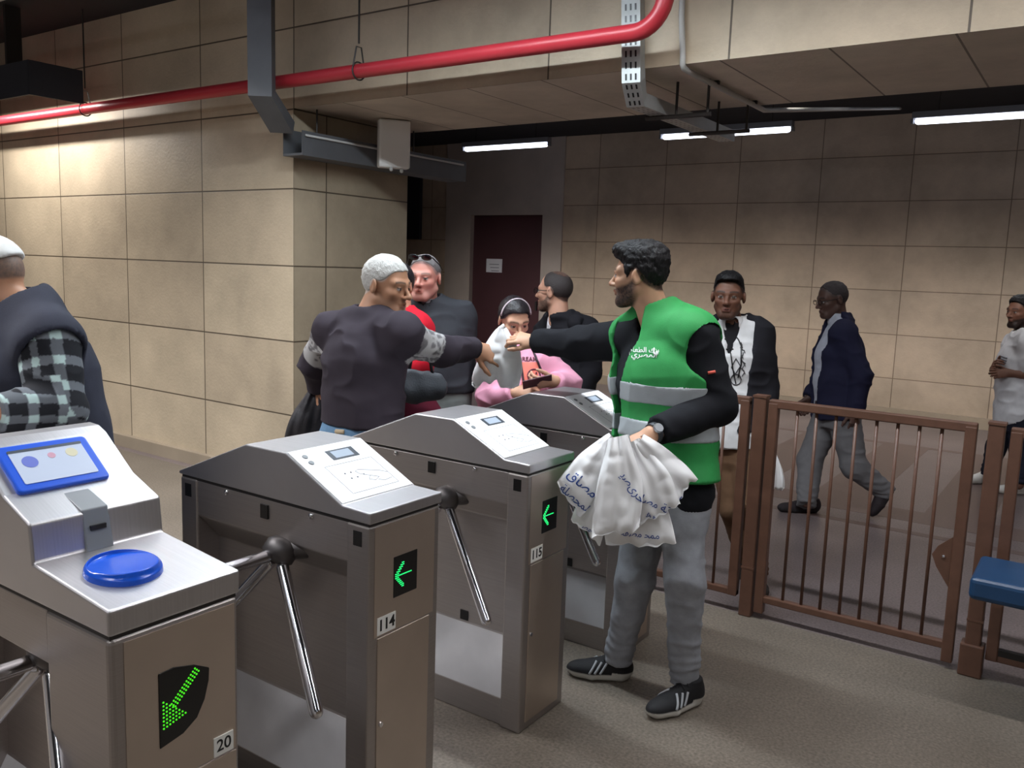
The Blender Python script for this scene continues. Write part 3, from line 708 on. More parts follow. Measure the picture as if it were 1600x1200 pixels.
def npmesh(name, vf, m, parent=None, col=None, org=None):
    v, f = vf; 
    c = col(v) if col is not None else None
    org = np.zeros(3) if org is None else np.asarray(org, float)
    me = bpy.data.meshes.new(name); k = f.shape[1]
    me.vertices.add(len(v)); me.vertices.foreach_set('co', (v-org).astype(f32).ravel())
    me.loops.add(len(f)*k); me.loops.foreach_set('vertex_index', f.astype(np.int32).ravel())
    me.polygons.add(len(f)); me.polygons.foreach_set('loop_start', np.arange(0, len(f)*k, k, dtype=np.int32)); me.polygons.foreach_set('loop_total', np.full(len(f), k, np.int32))
    me.update(); me.polygons.foreach_set('use_smooth', [True]*len(f))
    if c is not None:
        a = me.color_attributes.new('Col', 'FLOAT_COLOR', 'POINT'); cc = np.ones((len(v), 4), f32); cc[:, :3] = c; a.data.foreach_set('color', cc.ravel())
    return link(name, me, m, parent)

M_skin = mat_attr('skin', 0.5, bump=0.05, bscale=300, sub=0.05, spec=0.35)
M_cloth = mat_attr('printed_cloth', 0.85, bump=0.1, bscale=500, spec=0.2)
def cloth(name, rgb, rough=0.85, sheen=0.0, var=0.06): return mat(name, rgb, rough, var=var, vscale=25, bump=0.12, bscale=420, spec=0.2, sheen=sheen)
M_shoewhite = mat('white_sole_rubber', (205, 200, 190), 0.6)
M_glass = mat('dark_lens', (20, 20, 24), 0.15)
def col3(c): return np.array(lin(c))

# ------------------------------------------------------------ heads
class Head:
    """c: skull centre (eye height, between the ears), fwd/up: facing frame, s: scale (1 = 0.23 m chin to crown)"""
    def __init__(S, c, fwd, up=(0, 0, 1), s=1.0):
        S.c = np.asarray(c, float); y = nrm(fwd); z = np.asarray(up, float); z = nrm(z - y*(z@y)); x = np.cross(y, z)
        S.R = np.stack([x, y, z]); S.s = s
    def w(S, x, y, z): return S.c + (np.array([x, y, z])*S.s)@S.R
    def loc(S, p): return ((p-S.c)@S.R.T)/S.s
    def E(S, c, r): return ell(S.w(*c), S.R, np.array(r)*S.s)
    def C(S, a, b, ra, rb=None): return cap(S.w(*a), S.w(*b), ra*S.s, None if rb is None else rb*S.s)
    def sdf(S, neck, neck_r=0.056, jaw=1.0, nose=1.0, chin=0.0, lipk=1.0):
        cran = [S.E((0, -0.014, 0.030), (0.0755, 0.097, 0.088)), S.E((0, 0.026, -0.035), (0.060*jaw, 0.064, 0.082)),
                S.C((-0.018, 0.066, -0.094-chin), (0.018, 0.066, -0.094-chin), 0.021)]
        for s in (-1, 1):
            cran += [S.C((s*0.052*jaw, -0.002, -0.055), (s*0.022, 0.058, -0.092-chin), 0.020, 0.018),
                     S.E((s*0.040, 0.058, -0.022), (0.022, 0.022, 0.018)), S.C((s*0.046, 0.066, 0.021), (s*0.012, 0.083, 0.017), 0.011, 0.010)]
        base = union(cran, 0.022)
        for s in (-1, 1): base = sub(base, sph(S.w(s*0.032, 0.101, -0.001), 0.0185*S.s), 0.012*S.s)
        feat = [base, S.C((0, 0.084, 0.010), (0, 0.104*1.0+0.004*nose, -0.026), 0.007, 0.0105), S.E((0, 0.106+0.004*nose, -0.031), (0.0115, 0.0105, 0.0095))]
        for s in (-1, 1): feat.append(S.E((s*0.0125, 0.096, -0.034), (0.008, 0.010, 0.0075)))
        g = union(feat, 0.008*S.s)
        lips = [g, S.C((-0.019, 0.084, -0.060), (0, 0.0955, -0.0575), 0.0045, 0.0062), S.C((0.019, 0.084, -0.060), (0, 0.0955, -0.0575), 0.0045, 0.0062), S.C((-0.014, 0.086, -0.069), (0.014, 0.086, -0.069), 0.0072*lipk)]
        g = union(lips, 0.004*S.s)
        eyes = []
        for s in (-1, 1):
            eyes.append(sph(S.w(s*0.0315, 0.0755, -0.001), 0.0128*S.s))
            eyes.append(cut(sph(S.w(s*0.0315, 0.0755, 0.0005), 0.0148*S.s), half(S.w(0, 0, 0.0022), -S.R[2]+S.R[1]*0.25)))     # upper lid
            eyes.append(cut(sph(S.w(s*0.0315, 0.0755, -0.001), 0.0140*S.s), half(S.w(0, 0, -0.0062), S.R[2])))    # lower lid
        ears = []
        for s in (-1, 1):
            xh = nrm(S.R[0]*s*0.93 - S.R[1]*0.36); yh = nrm(np.cross(S.R[2], xh)); Re = np.stack([xh, yh, S.R[2]]); c = S.w(s*0.0785, -0.014, -0.004)
            e = ell(c, Re, np.array((0.0095, 0.0195, 0.0315))*S.s); e = sub(e, ell(c + xh*0.011*S.s + S.R[2]*0.003*S.s, Re, np.array((0.009, 0.0115, 0.0215))*S.s), 0.005*S.s)
            ears.append(e)
        nk = ecap(S.w(0, -0.026, -0.045), neck, S.R[0], (neck_r*0.98, neck_r*1.02), (neck_r*1.08, neck_r*1.08))
        def f(p):
            d = g(p)
            for e in eyes: d = np.minimum(d, e(p))
            for e in ears: d = smin(d, e(p), 0.004)
            return smin(d, nk(p), 0.02)
        return f
    def skin(S, skin, lip=None, brow=(30, 24, 22), stub=None, stubw=0.0, stubtop=-0.03, moust=True, hairc=None, hairw=0.0, hairline=None, red=0.0):
        sk = col3(skin); lp = col3(lip) if lip is not None else sk*np.array((0.85, 0.55, 0.52)); br = col3(brow)
        def f(p):
            q = S.loc(p); x, y, z = q.T; ax = np.abs(x); n = len(p)
            C = np.repeat(sk[None], n, 0)*(0.93+0.14*vnoise(p*45)[:, None])
            def mixin(m, c):
                nonlocal C
                m = np.clip(m, 0, 1)[:, None]; C = C*(1-m)+c*m
            front = (y > 0.05)
            inH = (np.abs(z) < 0.16) & (ax < 0.11) & (np.abs(y) < 0.14)
            mixin((inH & front)*np.exp(-((ax-0.042)/0.02)**2-((z+0.028)/0.018)**2)*0.14, sk*np.array((1.1, 0.75, 0.7)))
            if stub is not None:
                zl = np.interp(y, [-0.03, 0.0, 0.03, 0.07, 0.11], [0.0, -0.005, stubtop-0.008, stubtop-0.018, stubtop-0.022])
                ms = np.clip((zl-z)/0.014, 0, 1)*np.clip((y+0.020)/0.03, 0, 1)*inH*np.clip((z+0.112+np.clip(0.02-y, -0.03, 0.05)*-0.9)/0.02+1, 0, 1)
                ms = ms*(1-0.9*np.exp(-(x/0.021)**2-((z+0.064)/0.0095)**2)*(y > 0.07))
                mixin(ms*stubw*(0.8+0.4*vnoise(p*220)), col3(stub))
            mixin((inH & (y > 0.07))*(np.exp(-(x/0.02)**4-((z+0.0635)/0.0085)**4))*0.8, lp)
            mixin((inH & (y > 0.07))*np.exp(-(x/0.021)**4-((z+0.0632)/0.0013)**2)*0.8, sk*0.25)
            zb = 0.0225+0.0045*np.cos((ax-0.032)/0.02*1.2); mixin((inH & (y > 0.045))*(ax > 0.011)*(ax < 0.054)*np.exp(-((z-zb)/0.0045)**2)*0.92, br)
            for s in (-1, 1):
                ec = np.array((s*0.0315, 0.0755, -0.001)); d = np.linalg.norm(q-ec, axis=1); e = (d < 0.0135)&(y > 0.078)&(z < 0.0034)&(z > -0.0062)
                C[e] = np.array((0.30, 0.27, 0.26)); rr = np.hypot(x-s*0.0315, z+0.001); C[e&(rr < 0.0068)] = np.array((0.035, 0.018, 0.01)); 
                l = (d < 0.0158)&(y > 0.076)&(np.abs(z-0.0045) < 0.0017); C[l] = np.array((0.02, 0.015, 0.012))
                mixin((inH & front)*np.exp(-((x-s*0.031)/0.02)**2-((z+0.014)/0.007)**2)*0.3, sk*0.55)
            nst = (inH & (y > 0.085))*np.exp(-((ax-0.008)/0.004)**2-((z+0.0405)/0.003)**2); mixin(nst*0.8, sk*0.2)
            if hairc is not None:
                zl = np.interp(y, HY, hairline if hairline is not None else HZ); mixin(np.clip((z-zl)/0.008, 0, 1)*inH*hairw*(0.8+0.4*vnoise(p*260)), col3(hairc))
            return C
        return f
    def hair(S, thick, hl=None, amp=0.0, top=None, back=None, extra=(), freq=60):
        """hair shell over the skull, bounded below by the hairline hl(y)"""
        hl = HZ if hl is None else hl
        fs = [S.E((0, -0.014, 0.030), np.array((0.0755, 0.097, 0.088))+np.array((thick*0.6, thick*0.8, thick)))] + [e for e in extra]
        sh = union(fs, 0.02)
        def f(p):
            q = S.loc(p); z0 = np.interp(q[:, 1], HY, hl)
            return np.maximum(sh(p), (z0-q[:, 2])*0.75*S.s)
        d = (lambda p: amp*(2*vnoise(S.loc(p)*freq)-1) + amp*0.6*(2*vnoise(S.loc(p)*freq*2.3+5)-1)) if amp else None
        r = 0.16*S.s
        return snet(f, S.c-r, S.c+r, 0.0045, d)
    def bounds(S, neck, e=0.15):
        lo = np.minimum(S.c-0.15*S.s, np.asarray(neck)-0.09); hi = np.maximum(S.c+0.15*S.s, np.asarray(neck)+0.09); return lo, hi
HY = [-0.13, -0.08, -0.035, -0.012, 0.012, 0.03, 0.045, 0.06, 0.08, 0.11]
HZ = [-0.065, -0.06, -0.03, 0.02, 0.012, 0.02, 0.045, 0.066, 0.078, 0.08]

# ------------------------------------------------------------ hands
def hand(wr, d, n, t, s=1.0, curl=(0.5, 0.6, 0.5), spread=0.05, thumb=(0.7, 0.3), thumb_curl=0.4, fc=(0, 0, 0, 0)):
    """wr wrist, d towards the fingers, n out of the back of the hand, t towards the thumb side"""
    x = nrm(d); z = np.asarray(n, float); z = nrm(z - x*(z@x)); y = np.cross(z, x); y = y if y@np.asarray(t, float) > 0 else -y
    wr = np.asarray(wr, float)
    def P(a, b, c): return wr + (x*a + y*b + z*c)*s
    fs = [ecap(P(-0.012, 0, 0), P(0.082, 0, 0.001), y, (0.027*s, 0.020*s), (0.040*s, 0.0135*s)), cap(P(0.02, 0.022, -0.007), P(0.05, 0.032, -0.010), 0.017*s, 0.012*s)]
    base = [(0.086, 0.030, 0.040, 1.0), (0.090, 0.0105, 0.045, 1), (0.087, -0.0095, 0.041, 1), (0.080, -0.028, 0.032, 1)]
    tips = []
    for i, (bx, by, L1, _) in enumerate(base):
        p = P(bx, by, 0.0); a = 0.0; sp = spread*(1.5-i)
        r = 0.0092*s if i < 3 else 0.0080*s
        for k, (L, c) in enumerate(zip((L1, L1*0.62, L1*0.52), curl)):
            a += c*(1+0.10*i)+fc[i]*(0.6 if k else 1.0)
            dv = x*math.cos(a)*math.cos(sp) + y*math.sin(sp)*math.cos(a) - z*math.sin(a)
            q = p + dv*L*s; fs.append(cap(p, q, r, r*0.9)); p = q; r *= 0.9
        tips.append(p)
    p = P(0.022, 0.026, -0.008); dv = x*math.cos(thumb[0]) + y*math.sin(thumb[0])*math.cos(thumb[1]) - z*math.sin(thumb[0])*math.sin(thumb[1])
    q = p + dv*0.046*s; fs.append(cap(p, q, 0.0135*s, 0.0105*s))
    dv = nrm(dv*math.cos(thumb_curl) + x*math.sin(thumb_curl)); r_ = q + dv*0.032*s; fs.append(cap(q, r_, 0.0105*s, 0.0095*s)); r2 = r_ + nrm(dv+x*0.15)*0.022*s; fs.append(cap(r_, r2, 0.0098*s, 0.0075*s))
    f = union(fs, 0.007*s); f.tips = tips; f.P = P; f.thumb = r2
    return f

# ------------------------------------------------------------ bodies
class Body:
    def __init__(S, J, front, wid, org, name_label, cat='person'):
        """J joints (world), front = chest direction, wid = (pelvis, waist, chest, shoulder) half (width, depth)"""
        S.J = {k: np.asarray(v, float) for k, v in J.items()}; S.front = nrm(front); S.wid = wid; S.org = np.asarray(org, float); S.label = name_label
        J = S.J; S.hip = (J['hipL']+J['hipR'])/2; S.sho = (J['shL']+J['shR'])/2
        S.sside = nrm(J['shR']-J['shL']); S.hside = nrm(J['hipR']-J['hipL'])
    def torso(S, e=0.0, k=0.05, low=0.06):
        """trunk with the shoulders, inflated by e"""
        J, w_ = S.J, S.wid; up = nrm(S.sho-S.hip); st = []
        pts = [S.hip-up*low, S.hip+up*0.02, S.hip+(S.sho-S.hip)*0.38, S.hip+(S.sho-S.hip)*0.74, S.sho-up*0.015]
        ww = [w_[0], w_[0], w_[1], w_[2], w_[3]]
        fs = []
        for i in range(4):
            sd = S.hside*(1-i/3)+S.sside*(i/3)
            fs.append(ecap(pts[i], pts[i+1], sd, (ww[i][0]+e, ww[i][1]+e), (ww[i+1][0]+e, ww[i+1][1]+e)))
        for s in ('L', 'R'):
            fs.append(sph(J['sh'+s], 0.050+e)); fs.append(cap(J['sh'+s]+up*0.02, J['neck']-up*0.01, 0.036+e, 0.044+e))
        return union(fs, k)
    def arm(S, s, r=(0.052, 0.042, 0.030), e=0.0, k=0.03):
        J = S.J
        return union([cap(J['sh'+s], J['el'+s], r[0]+e, r[1]+e), cap(J['el'+s], J['wr'+s], r[1]+e, r[2]+e)], k)
    def leg(S, s, r=(0.085, 0.058, 0.042), e=0.0):
        J = S.J
        return union([cap(J['hip'+s], J['kn'+s], r[0]+e, r[1]+e), cap(J['kn'+s], J['an'+s], r[1]+e, r[2]+e)], 0.03)
    def bb(S, keys, e):
        P = np.stack([S.J[k] for k in keys]); return P.min(0)-e, P.max(0)+e
    def core(S, arms='LR', legs='LR', thin=0.0):
        """bare trunk and limbs, a little slimmer than the clothes over them"""
        fs = [S.torso(-0.028)]+[S.arm(s, (0.046, 0.038, 0.027)) for s in arms]+[S.leg(s, (0.070, 0.050, 0.036)) for s in legs]
        keys = ['shL', 'shR', 'hipL', 'hipR', 'neck']+['el'+s for s in arms]+['wr'+s for s in arms]+['kn'+s for s in legs]+['an'+s for s in legs]
        lo, hi = S.bb(keys, 0.16); return snet(union(fs, 0.03), lo, hi, 0.014)
    def make(S, head, headkw, skinkw, hands, coreargs={}, neck_r=0.056, h=0.0042, handskin=None, jn=None):
        """the whole figure as one skin mesh: trunk, limbs, head, hands"""
        J = S.J; parts = [S.core(**coreargs)]
        nk = J['neck'] - np.array([0, 0, 0.03]); lo, hi = head.bounds(nk)
        parts.append(snet(head.sdf(nk, neck_r, **headkw), lo, hi, h))
        for s, hd in hands.items():
            fa = cap(J['el'+s]*0.45+J['wr'+s]*0.55, J['wr'+s], 0.034, 0.0265); ff = union([hd, fa], 0.02)
            P = np.stack([J['wr'+s]]+[p for p in hd.tips]+[hd.thumb]); lo, hi = P.min(0)-0.06, P.max(0)+0.06
            lo = np.minimum(lo, J['wr'+s]*0.7+J['el'+s]*0.3-0.05); hi = np.maximum(hi, J['wr'+s]*0.7+J['el'+s]*0.3+0.05)
            parts.append(snet(ff, lo, hi, 0.0036))
        S.root = npmesh('person', join(*parts), M_skin, None, head.skin(**skinkw), S.org)
        S.root.location = S.org; tag(S.root, S.label, 'person')
        return S.root
    def part(S, name, vf, m, col=None, parent=None):
        return npmesh(name, vf, m, S.root if parent is None else parent, col, S.org)
    def top(S, name, m, e=0.018, sleeve=(0.062, 0.054, 0.042), arms='LR', hem=-0.02, wl={'L': 1.0, 'R': 1.0}, fold=0.006, h=0.0085, col=None, minus=(), neckcut=None, k=0.035, flare=0.0, seed=0.0, neckr=0.066):
        """shirt or jacket: trunk plus sleeves, cut at hem, cuffs and neckline"""
        J = S.J; up = nrm(S.sho-S.hip)
        T = cut(S.torso(e, low=max(0.06, -hem+0.05)), half(S.hip+up*hem, -up))
        fs = [T]
        for s in arms:
            a, b, q = sleeve; lw = J['el'+s] + (J['wr'+s]-J['el'+s])*wl[s] if wl[s] >= 0 else J['sh'+s] + (J['el'+s]-J['sh'+s])*(-wl[s])
            if wl[s] >= 0:
                f = union([cap(J['sh'+s], J['el'+s], a, b), cap(J['el'+s], J['wr'+s], b, q)], 0.02); f = cut(f, half(lw, J['wr'+s]-J['el'+s]))
            else: f = cut(cap(J['sh'+s], J['el'+s], a, b), half(lw, J['el'+s]-J['sh'+s]))
            fs.append(f)
        g = union(fs, k)
        nkc = cap(J['neck']-up*0.05+S.front*0.012, J['neck']+up*0.2+S.front*0.012, neckr, neckr*1.15) if neckcut is None else neckcut
        g0 = g
        def f(p):
            d = -smin(-g0(p), nkc(p), 0.012)
            for mn in minus: d = -smin(-d, mn(p), 0.010)
            return d
        keys = ['shL', 'shR', 'hipL', 'hipR', 'neck']+['el'+s for s in arms]+['wr'+s for s in arms]
        lo, hi = S.bb(keys, 0.2); lo[2] = min(lo[2], S.hip[2]+hem-0.05)
        return S.part(name, snet(f, lo, hi, h, folds(fold, 9, 9, 14, seed)), m, col)
    def trousers(S, name, m, r=(0.100, 0.072, 0.058), e=0.012, h=0.009, fold=0.006, waist=0.08, cuff=0.02, seed=3.0, legs='LR', col=None):
        J = S.J; up = nrm(S.sho-S.hip)
        T = cut(S.torso(e-0.004, low=0.09), half(S.hip+up*waist, up), half(S.hip-up*0.13, -up))
        fs = [T]
        for s in legs:
            g = union([cap(J['hip'+s], J['kn'+s], r[0], r[1]), cap(J['kn'+s], J['an'+s], r[1], r[2])], 0.03); dv = nrm(J['an'+s]-J['kn'+s])
            fs.append(cut(g, half(J['an'+s]+dv*cuff, dv)))
        lo, hi = S.bb(['hipL', 'hipR']+['kn'+s for s in legs]+['an'+s for s in legs], 0.18); hi[2] += 0.05
        def fd(p):
            base = folds(fold, 8, 8, 16, seed)(p)
            for s in legs:
                q = np.linalg.norm(p-J['an'+s], axis=1); base = base + 0.0035*np.exp(-(q/0.14)**2)*np.sin(p[:, 2]*150+vnoise(p*14)*9)
            return base
        return S.part(name, snet(union(fs, 0.03), lo, hi, h, fd), m, col)
    def shoe(S, heel, toe, m, solec=(205, 200, 190), upc=(24, 23, 26), name='shoe', up=(0, 0, 1), w=0.047, high=0.0):
        """one shoe from heel to toe, coloured sole and upper"""
        a, b = np.asarray(heel, float), np.asarray(toe, float); d = b-a; L = np.linalg.norm(d); x = d/L; z = np.asarray(up, float); z = nrm(z-x*(z@x)); y = np.cross(z, x); R = np.stack([x, y, z])
        P = lambda u, v, q: a + x*u*L + y*v + z*q
        sole = union([ecap(P(0.15, 0, 0.016), P(0.62, 0, 0.016), y, (0.036, 0.020), (w, 0.020)), ecap(P(0.62, 0, 0.016), P(0.88, 0, 0.018), y, (w, 0.020), (w*0.72, 0.018))], 0.01)
        uppr = union([ell(P(0.16, 0, 0.05), R, (0.05, 0.036, 0.055)), ecap(P(0.2, 0, 0.045), P(0.62, 0, 0.035), y, (0.036, 0.05), (w*0.95, 0.035)), ell(P(0.74, 0, 0.03), R, (0.075, w*0.9, 0.036)), cap(P(0.17, 0, 0.05), P(0.20, 0, 0.095+high), 0.040, 0.040), cap(P(0.3, 0, 0.075), P(0.55, 0, 0.05), 0.030, 0.026)], 0.02)
        f = union([sole, uppr], 0.006)
        f = cut(f, half(a, -z), half(P(0.2, 0, 0.10+high), z))
        v = snet(f, np.minimum(a, b)-0.13, np.maximum(a, b)+0.15, 0.0055)
        cs, cu = col3(solec), col3(upc)
        def c(p):
            q = (p-a)@z; u = ((p-a)@x)/L; return np.where((q < 0.030+0.012*(u < 0.3))[:, None], cs, cu)
        o = S.part(name, v, m, c); o['_'] = 0; del o['_']
        S.shoeframe = P
        return o

def strokes(name, curves, r, m, parent=None, org=None):
    bm = bmesh.new(); o = Vector((0, 0, 0)) if org is None else Vector(org)
    for c in curves: tube(bm, [Vector(p)-o for p in c], r, 6)
    return obj(name, bm, m, parent, True)
# ------------------------------------------------------------ marks laid on finished surfaces
from mathutils.bvhtree import BVHTree
def bvh(*objs):
    vs, fs = [], []
    for o in objs:
        me = o.data; off = len(vs); M = Matrix.Translation(o.location)
        q = o
        while q.parent: q = q.parent; M = Matrix.Translation(q.location) @ M
        vs += [M @ v.co for v in me.vertices]; fs += [[i+off for i in p.vertices] for p in me.polygons]
    return BVHTree.FromPolygons(vs, fs)
def cast(tree, px, py, lift=0.002):
    d = Vector(ray(px, py)).normalized(); h = tree.ray_cast(Vector(CO), d)
    if h[0] is None: return None
    n = h[1] if h[1].dot(d) < 0 else -h[1]
    return h[0] + n*lift
def draw(name, tree, lines, r, m, parent, org, lift=0.0015, step=2.0):
    """pen strokes given along the surface"""
    bm = bmesh.new(); o = Vector(org)
    for L in lines:
        pts = []
        for (a, b) in zip(L, L[1:]):
            n = max(1, int(math.hypot(b[0]-a[0], b[1]-a[1])/step))
            pts += [(a[0]+(b[0]-a[0])*i/n, a[1]+(b[1]-a[1])*i/n) for i in range(n)]
        pts.append(L[-1]); P = [cast(tree, *p, lift) for p in pts]; P = [p-o for p in P if p is not None]
        if len(P) > 1: tube(bm, P, r, 6)
        elif P: bmesh.ops.create_uvsphere(bm, u_segments=6, v_segments=4, radius=r*1.3, matrix=Matrix.Translation(P[0]))
    return obj(name, bm, m, parent, True)
def letter(name, tree, s, cx, cy, hpx, m, parent, org, rot=0.0, bold=0.0, lift=0.0025, squash=1.0):
    """flat lettering pressed onto a surface; cx, cy the middle, hpx the letter size"""
    cu = bpy.data.curves.new(name, 'FONT'); cu.body = s; cu.size = 1.0; cu.align_x = 'CENTER'; cu.align_y = 'CENTER'; cu.offset = bold
    t = bpy.data.objects.new('tmp', cu); COL.objects.link(t); dg = bpy.context.evaluated_depsgraph_get(); me = bpy.data.meshes.new_from_object(t.evaluated_get(dg))
    bpy.data.objects.remove(t); bpy.data.curves.remove(cu)
    c, sn = math.cos(rot), math.sin(rot); bm = bmesh.new(); bm.from_mesh(me); bpy.data.meshes.remove(me); bad = []
    for v in bm.verts:
        x, y = v.co.x*hpx*squash, v.co.y*hpx; p = cast(tree, cx+x*c+y*sn, cy-y*c+x*sn, lift)
        if p is None: bad.append(v)
        else: v.co = p-Vector(org)
    bmesh.ops.delete(bm, geom=bad, context='VERTS')
    return obj(name, bm, m, parent)
def ring(bm, c, ax, r, h, th, seg=28):
    """flat band round an axis"""
    c, ax = Vector(c), Vector(ax).normalized(); u = ax.orthogonal().normalized(); v = ax.cross(u)
    R = [[], [], [], []]
    for k in range(seg):
        d = u*math.cos(6.28319*k/seg)+v*math.sin(6.28319*k/seg)
        for j, (rr, hh) in enumerate(((r, -h), (r+th, -h), (r+th, h), (r, h))): R[j].append(bm.verts.new(c+d*rr+ax*hh))
    for j in range(4):
        for k in range(seg): bm.faces.new((R[j][k], R[j][(k+1) % seg], R[(j+1) % 4][(k+1) % seg], R[(j+1) % 4][k]))
    return bm
def bagmesh(top, BL, BR, thick, pleats=5, amp=0.008, seed=0.0, topw=0.14, belly=0.0, nu=80, nv=46, rag=0.012, crumple=0.006, power=0.8):
    """thin carrier bag hanging from a gathered top to a bottom edge BL-BR"""
    top, BL, BR = (np.asarray(a, float) for a in (top, BL, BR)); mid = (BL+BR)/2; hv = (BR-BL)/2; dn = nrm(mid-top); nn = nrm(np.cross(hv, dn)); nn = nn if nn@(-CF) > 0 else -nn
    u = np.linspace(0, 2*math.pi, nu, endpoint=False); v = np.linspace(0, 1, nv)
    U, Vv = np.meshgrid(u, v); s = np.sign(np.cos(U))*np.abs(np.cos(U))**0.9; dpt = np.sin(U)
    wv = topw+(1-topw)*np.clip(Vv, 0, 1)**power; bulge = belly*np.sin(np.pi*np.clip(Vv, 0, 1)**1.3)
    tv = thick*(0.25+0.75*np.sin(np.pi*np.clip(0.15+Vv*0.80, 0, 1))**0.8)*np.where(Vv > 0.93, np.sqrt(np.clip((1-Vv)/0.07, 0.0, 1)), 1)
    P = top + (mid-top)*Vv[..., None] + hv*(s*(wv+bulge))[..., None] + nn*(dpt*tv)[..., None]
    ph = seed*1.7; pl = np.sin(s*pleats*2.2+ph+2*np.sin(Vv*3+seed)) + 0.5*np.sin(s*pleats*5.1+ph*2)
    P = P + nn*(amp*pl*(1-0.55*Vv)*np.where(dpt >= 0, 1, -0.6))[..., None]
    q = P.reshape(-1, 3)*np.array([10, 10, 10])+seed*3.1; cr = (np.abs(2*vnoise(q)-1)+0.5*np.abs(2*vnoise(q*2.1)-1)).reshape(U.shape)
    P = P + nn*((cr-0.7)*crumple*np.sign(dpt+1e-6)*np.minimum(1, np.abs(dpt)*3))[..., None]
    P = P + dn*(rag*(2*vnoise(np.stack([s.ravel()*4+seed, Vv.ravel()*0, Vv.ravel()*0+2], 1)).reshape(U.shape)-1)*Vv**3)[..., None]
    big = np.stack([2*vnoise(P.reshape(-1, 3)*6+seed*5+o_)-1 for o_ in (0, 11, 23)], 1).reshape(P.shape); P = P + big*0.016*np.clip(Vv*2.2, 0, 1)[..., None]
    idx = np.arange(nu*nv).reshape(nv, nu); nx = np.roll(idx, -1, 1)
    f = np.stack([idx[:-1], nx[:-1], nx[1:], idx[1:]], -1).reshape(-1, 4)[:, ::-1]
    return P.reshape(-1, 3), f
def plastic(name, rgb, trans=0.25, rough=0.35):
    return mat(name, rgb, rough, spec=0.4)
M_bag = plastic('thin_white_plastic', (246, 246, 247), 0.35, 0.4); M_penblue = mat('blue_marker_ink', (34, 72, 150), 0.6); M_bagdark = mat('black_nylon', (30, 28, 34), 0.6, bump=0.2, bscale=120)
P = at

def stand(J, hip, side, foot=None, half_w=0.085, lift=0.0, bend=None):
    """upright legs under a pelvis point"""
    hip = np.asarray(hip, float); side = nrm(side); f = np.array([hip[0], hip[1], 0.09]) if foot is None else np.asarray(foot, float)
    bend = np.zeros(3) if bend is None else bend
    for s, k in (('R', 1), ('L', -1)):
        J['hip'+s] = hip+side*k*half_w; J['an'+s] = np.array([f[0], f[1], 0.09])+side*k*(half_w+0.02); J['kn'+s] = (J['hip'+s]+J['an'+s])/2+bend
    return J
def feet(b, m, fwd, L=0.28, **kw):
    fwd = nrm((fwd[0], fwd[1], 0))
    for s in 'LR':
        a = b.J['an'+s].copy(); a[2] = 0.0; b.shoe(a-fwd*0.07, a+fwd*(L-0.07), m, **kw)
def lr(c, front, half_w, tilt=0.0):
    """left and right shoulder points about a centre"""
    side = nrm(np.cross(nrm(front), (0, 0, 1))); c = np.asarray(c, float)
    return c-side*half_w+np.array([0, 0, tilt]), c+side*half_w-np.array([0, 0, tilt]), side

# ============================================================ the man in the green vest
J = dict(neck=P(1027, 492, 3.34), shL=P(1086, 528, 3.20), shR=P(990, 530, 3.46), elL=P(1120, 634, 3.20), wrL=P(1018, 678, 3.02), elR=P(908, 538, 3.66), wrR=P(838, 533, 3.83),
         hipL=P(1064, 770, 3.26), hipR=P(1016, 770, 3.38), knL=P(1070, 905, 3.20), knR=P(993, 902, 3.37), anL=onZ(1069, 1058, 0.10), anR=onZ(966, 1026, 0.10))
front = cdir(-0.72, 0.0, -0.69)
G = Body(J, front, ((0.172, 0.122), (0.162, 0.122), (0.182, 0.132), (0.150, 0.085)), (J['anL'][0], J['anL'][1], 0), 'man in a green safety vest and grey jeans handing a bag across the turnstile')
hd = Head(P(998, 431, 3.33), cdir(-0.90, -0.04, 0.40), (0, 0, 1), 1.0)
hR = hand(J['wrR'], P(786, 524, 3.87)-J['wrR'], cdir(0.1, 0.75, -0.65), cdir(0, -0.5, -0.85), 1.0, (0.35, 0.75, 0.6), 0.02, (0.45, 0.7), 0.5)
hL = hand(J['wrL'], P(968, 706, 2.98)-J['wrL'], cdir(-0.25, 0.75, -0.6), cdir(-0.5, -0.4, -0.8), 1.0, (0.5, 1.0, 0.8), 0.02, (0.5, 0.8), 0.6)
G.make(hd, dict(chin=0.006), dict(skin=(196, 152, 124), stub=(44, 34, 32), stubw=0.93, stubtop=-0.018, brow=(24, 20, 20), hairc=(26, 23, 25), hairw=0.9), dict(R=hR, L=hL), neck_r=0.060)
M_hairblk = mat('black_hair', (20, 18, 20), 0.55, bump=0.6, bscale=130, spec=0.25, stretch=(1, 1, 0.35))
hr = hd.hair(0.011, [-0.075, -0.072, 0.012, 0.032, 0.024, -0.022, 0.04, 0.062, 0.072, 0.075], 0.0042, extra=[hd.E((0, -0.014, 0.075), (0.072, 0.106, 0.066)), hd.E((0, 0.055, 0.104), (0.058, 0.046, 0.028))], freq=62)
G.part('hair', hr, M_hairblk)
M_shirt = cloth('black_knit', (26, 27, 32)); M_vest = cloth('green_vest_fabric', (54, 148, 80), 0.6); M_band2 = cloth('grey_reflective_band', (168, 174, 178), 0.45)
sh = G.top('sweater', M_shirt, 0.014, (0.088, 0.074, 0.050), hem=-0.055, fold=0.008, neckr=0.070, wl={'L': 0.90, 'R': 1.0})
up = nrm(G.sho-G.hip); side = G.sside
def vopen(p):
    q = p-G.hip; hz = (q@up); s_ = q@side; fr = q@G.front; H = (G.sho-G.hip)@up
    w_ = 0.030 + 0.060*np.clip((hz-H*0.55)/(H*0.45), 0, 1)**1.2
    return np.maximum(np.abs(s_-0.118)-w_, 0.0-fr)
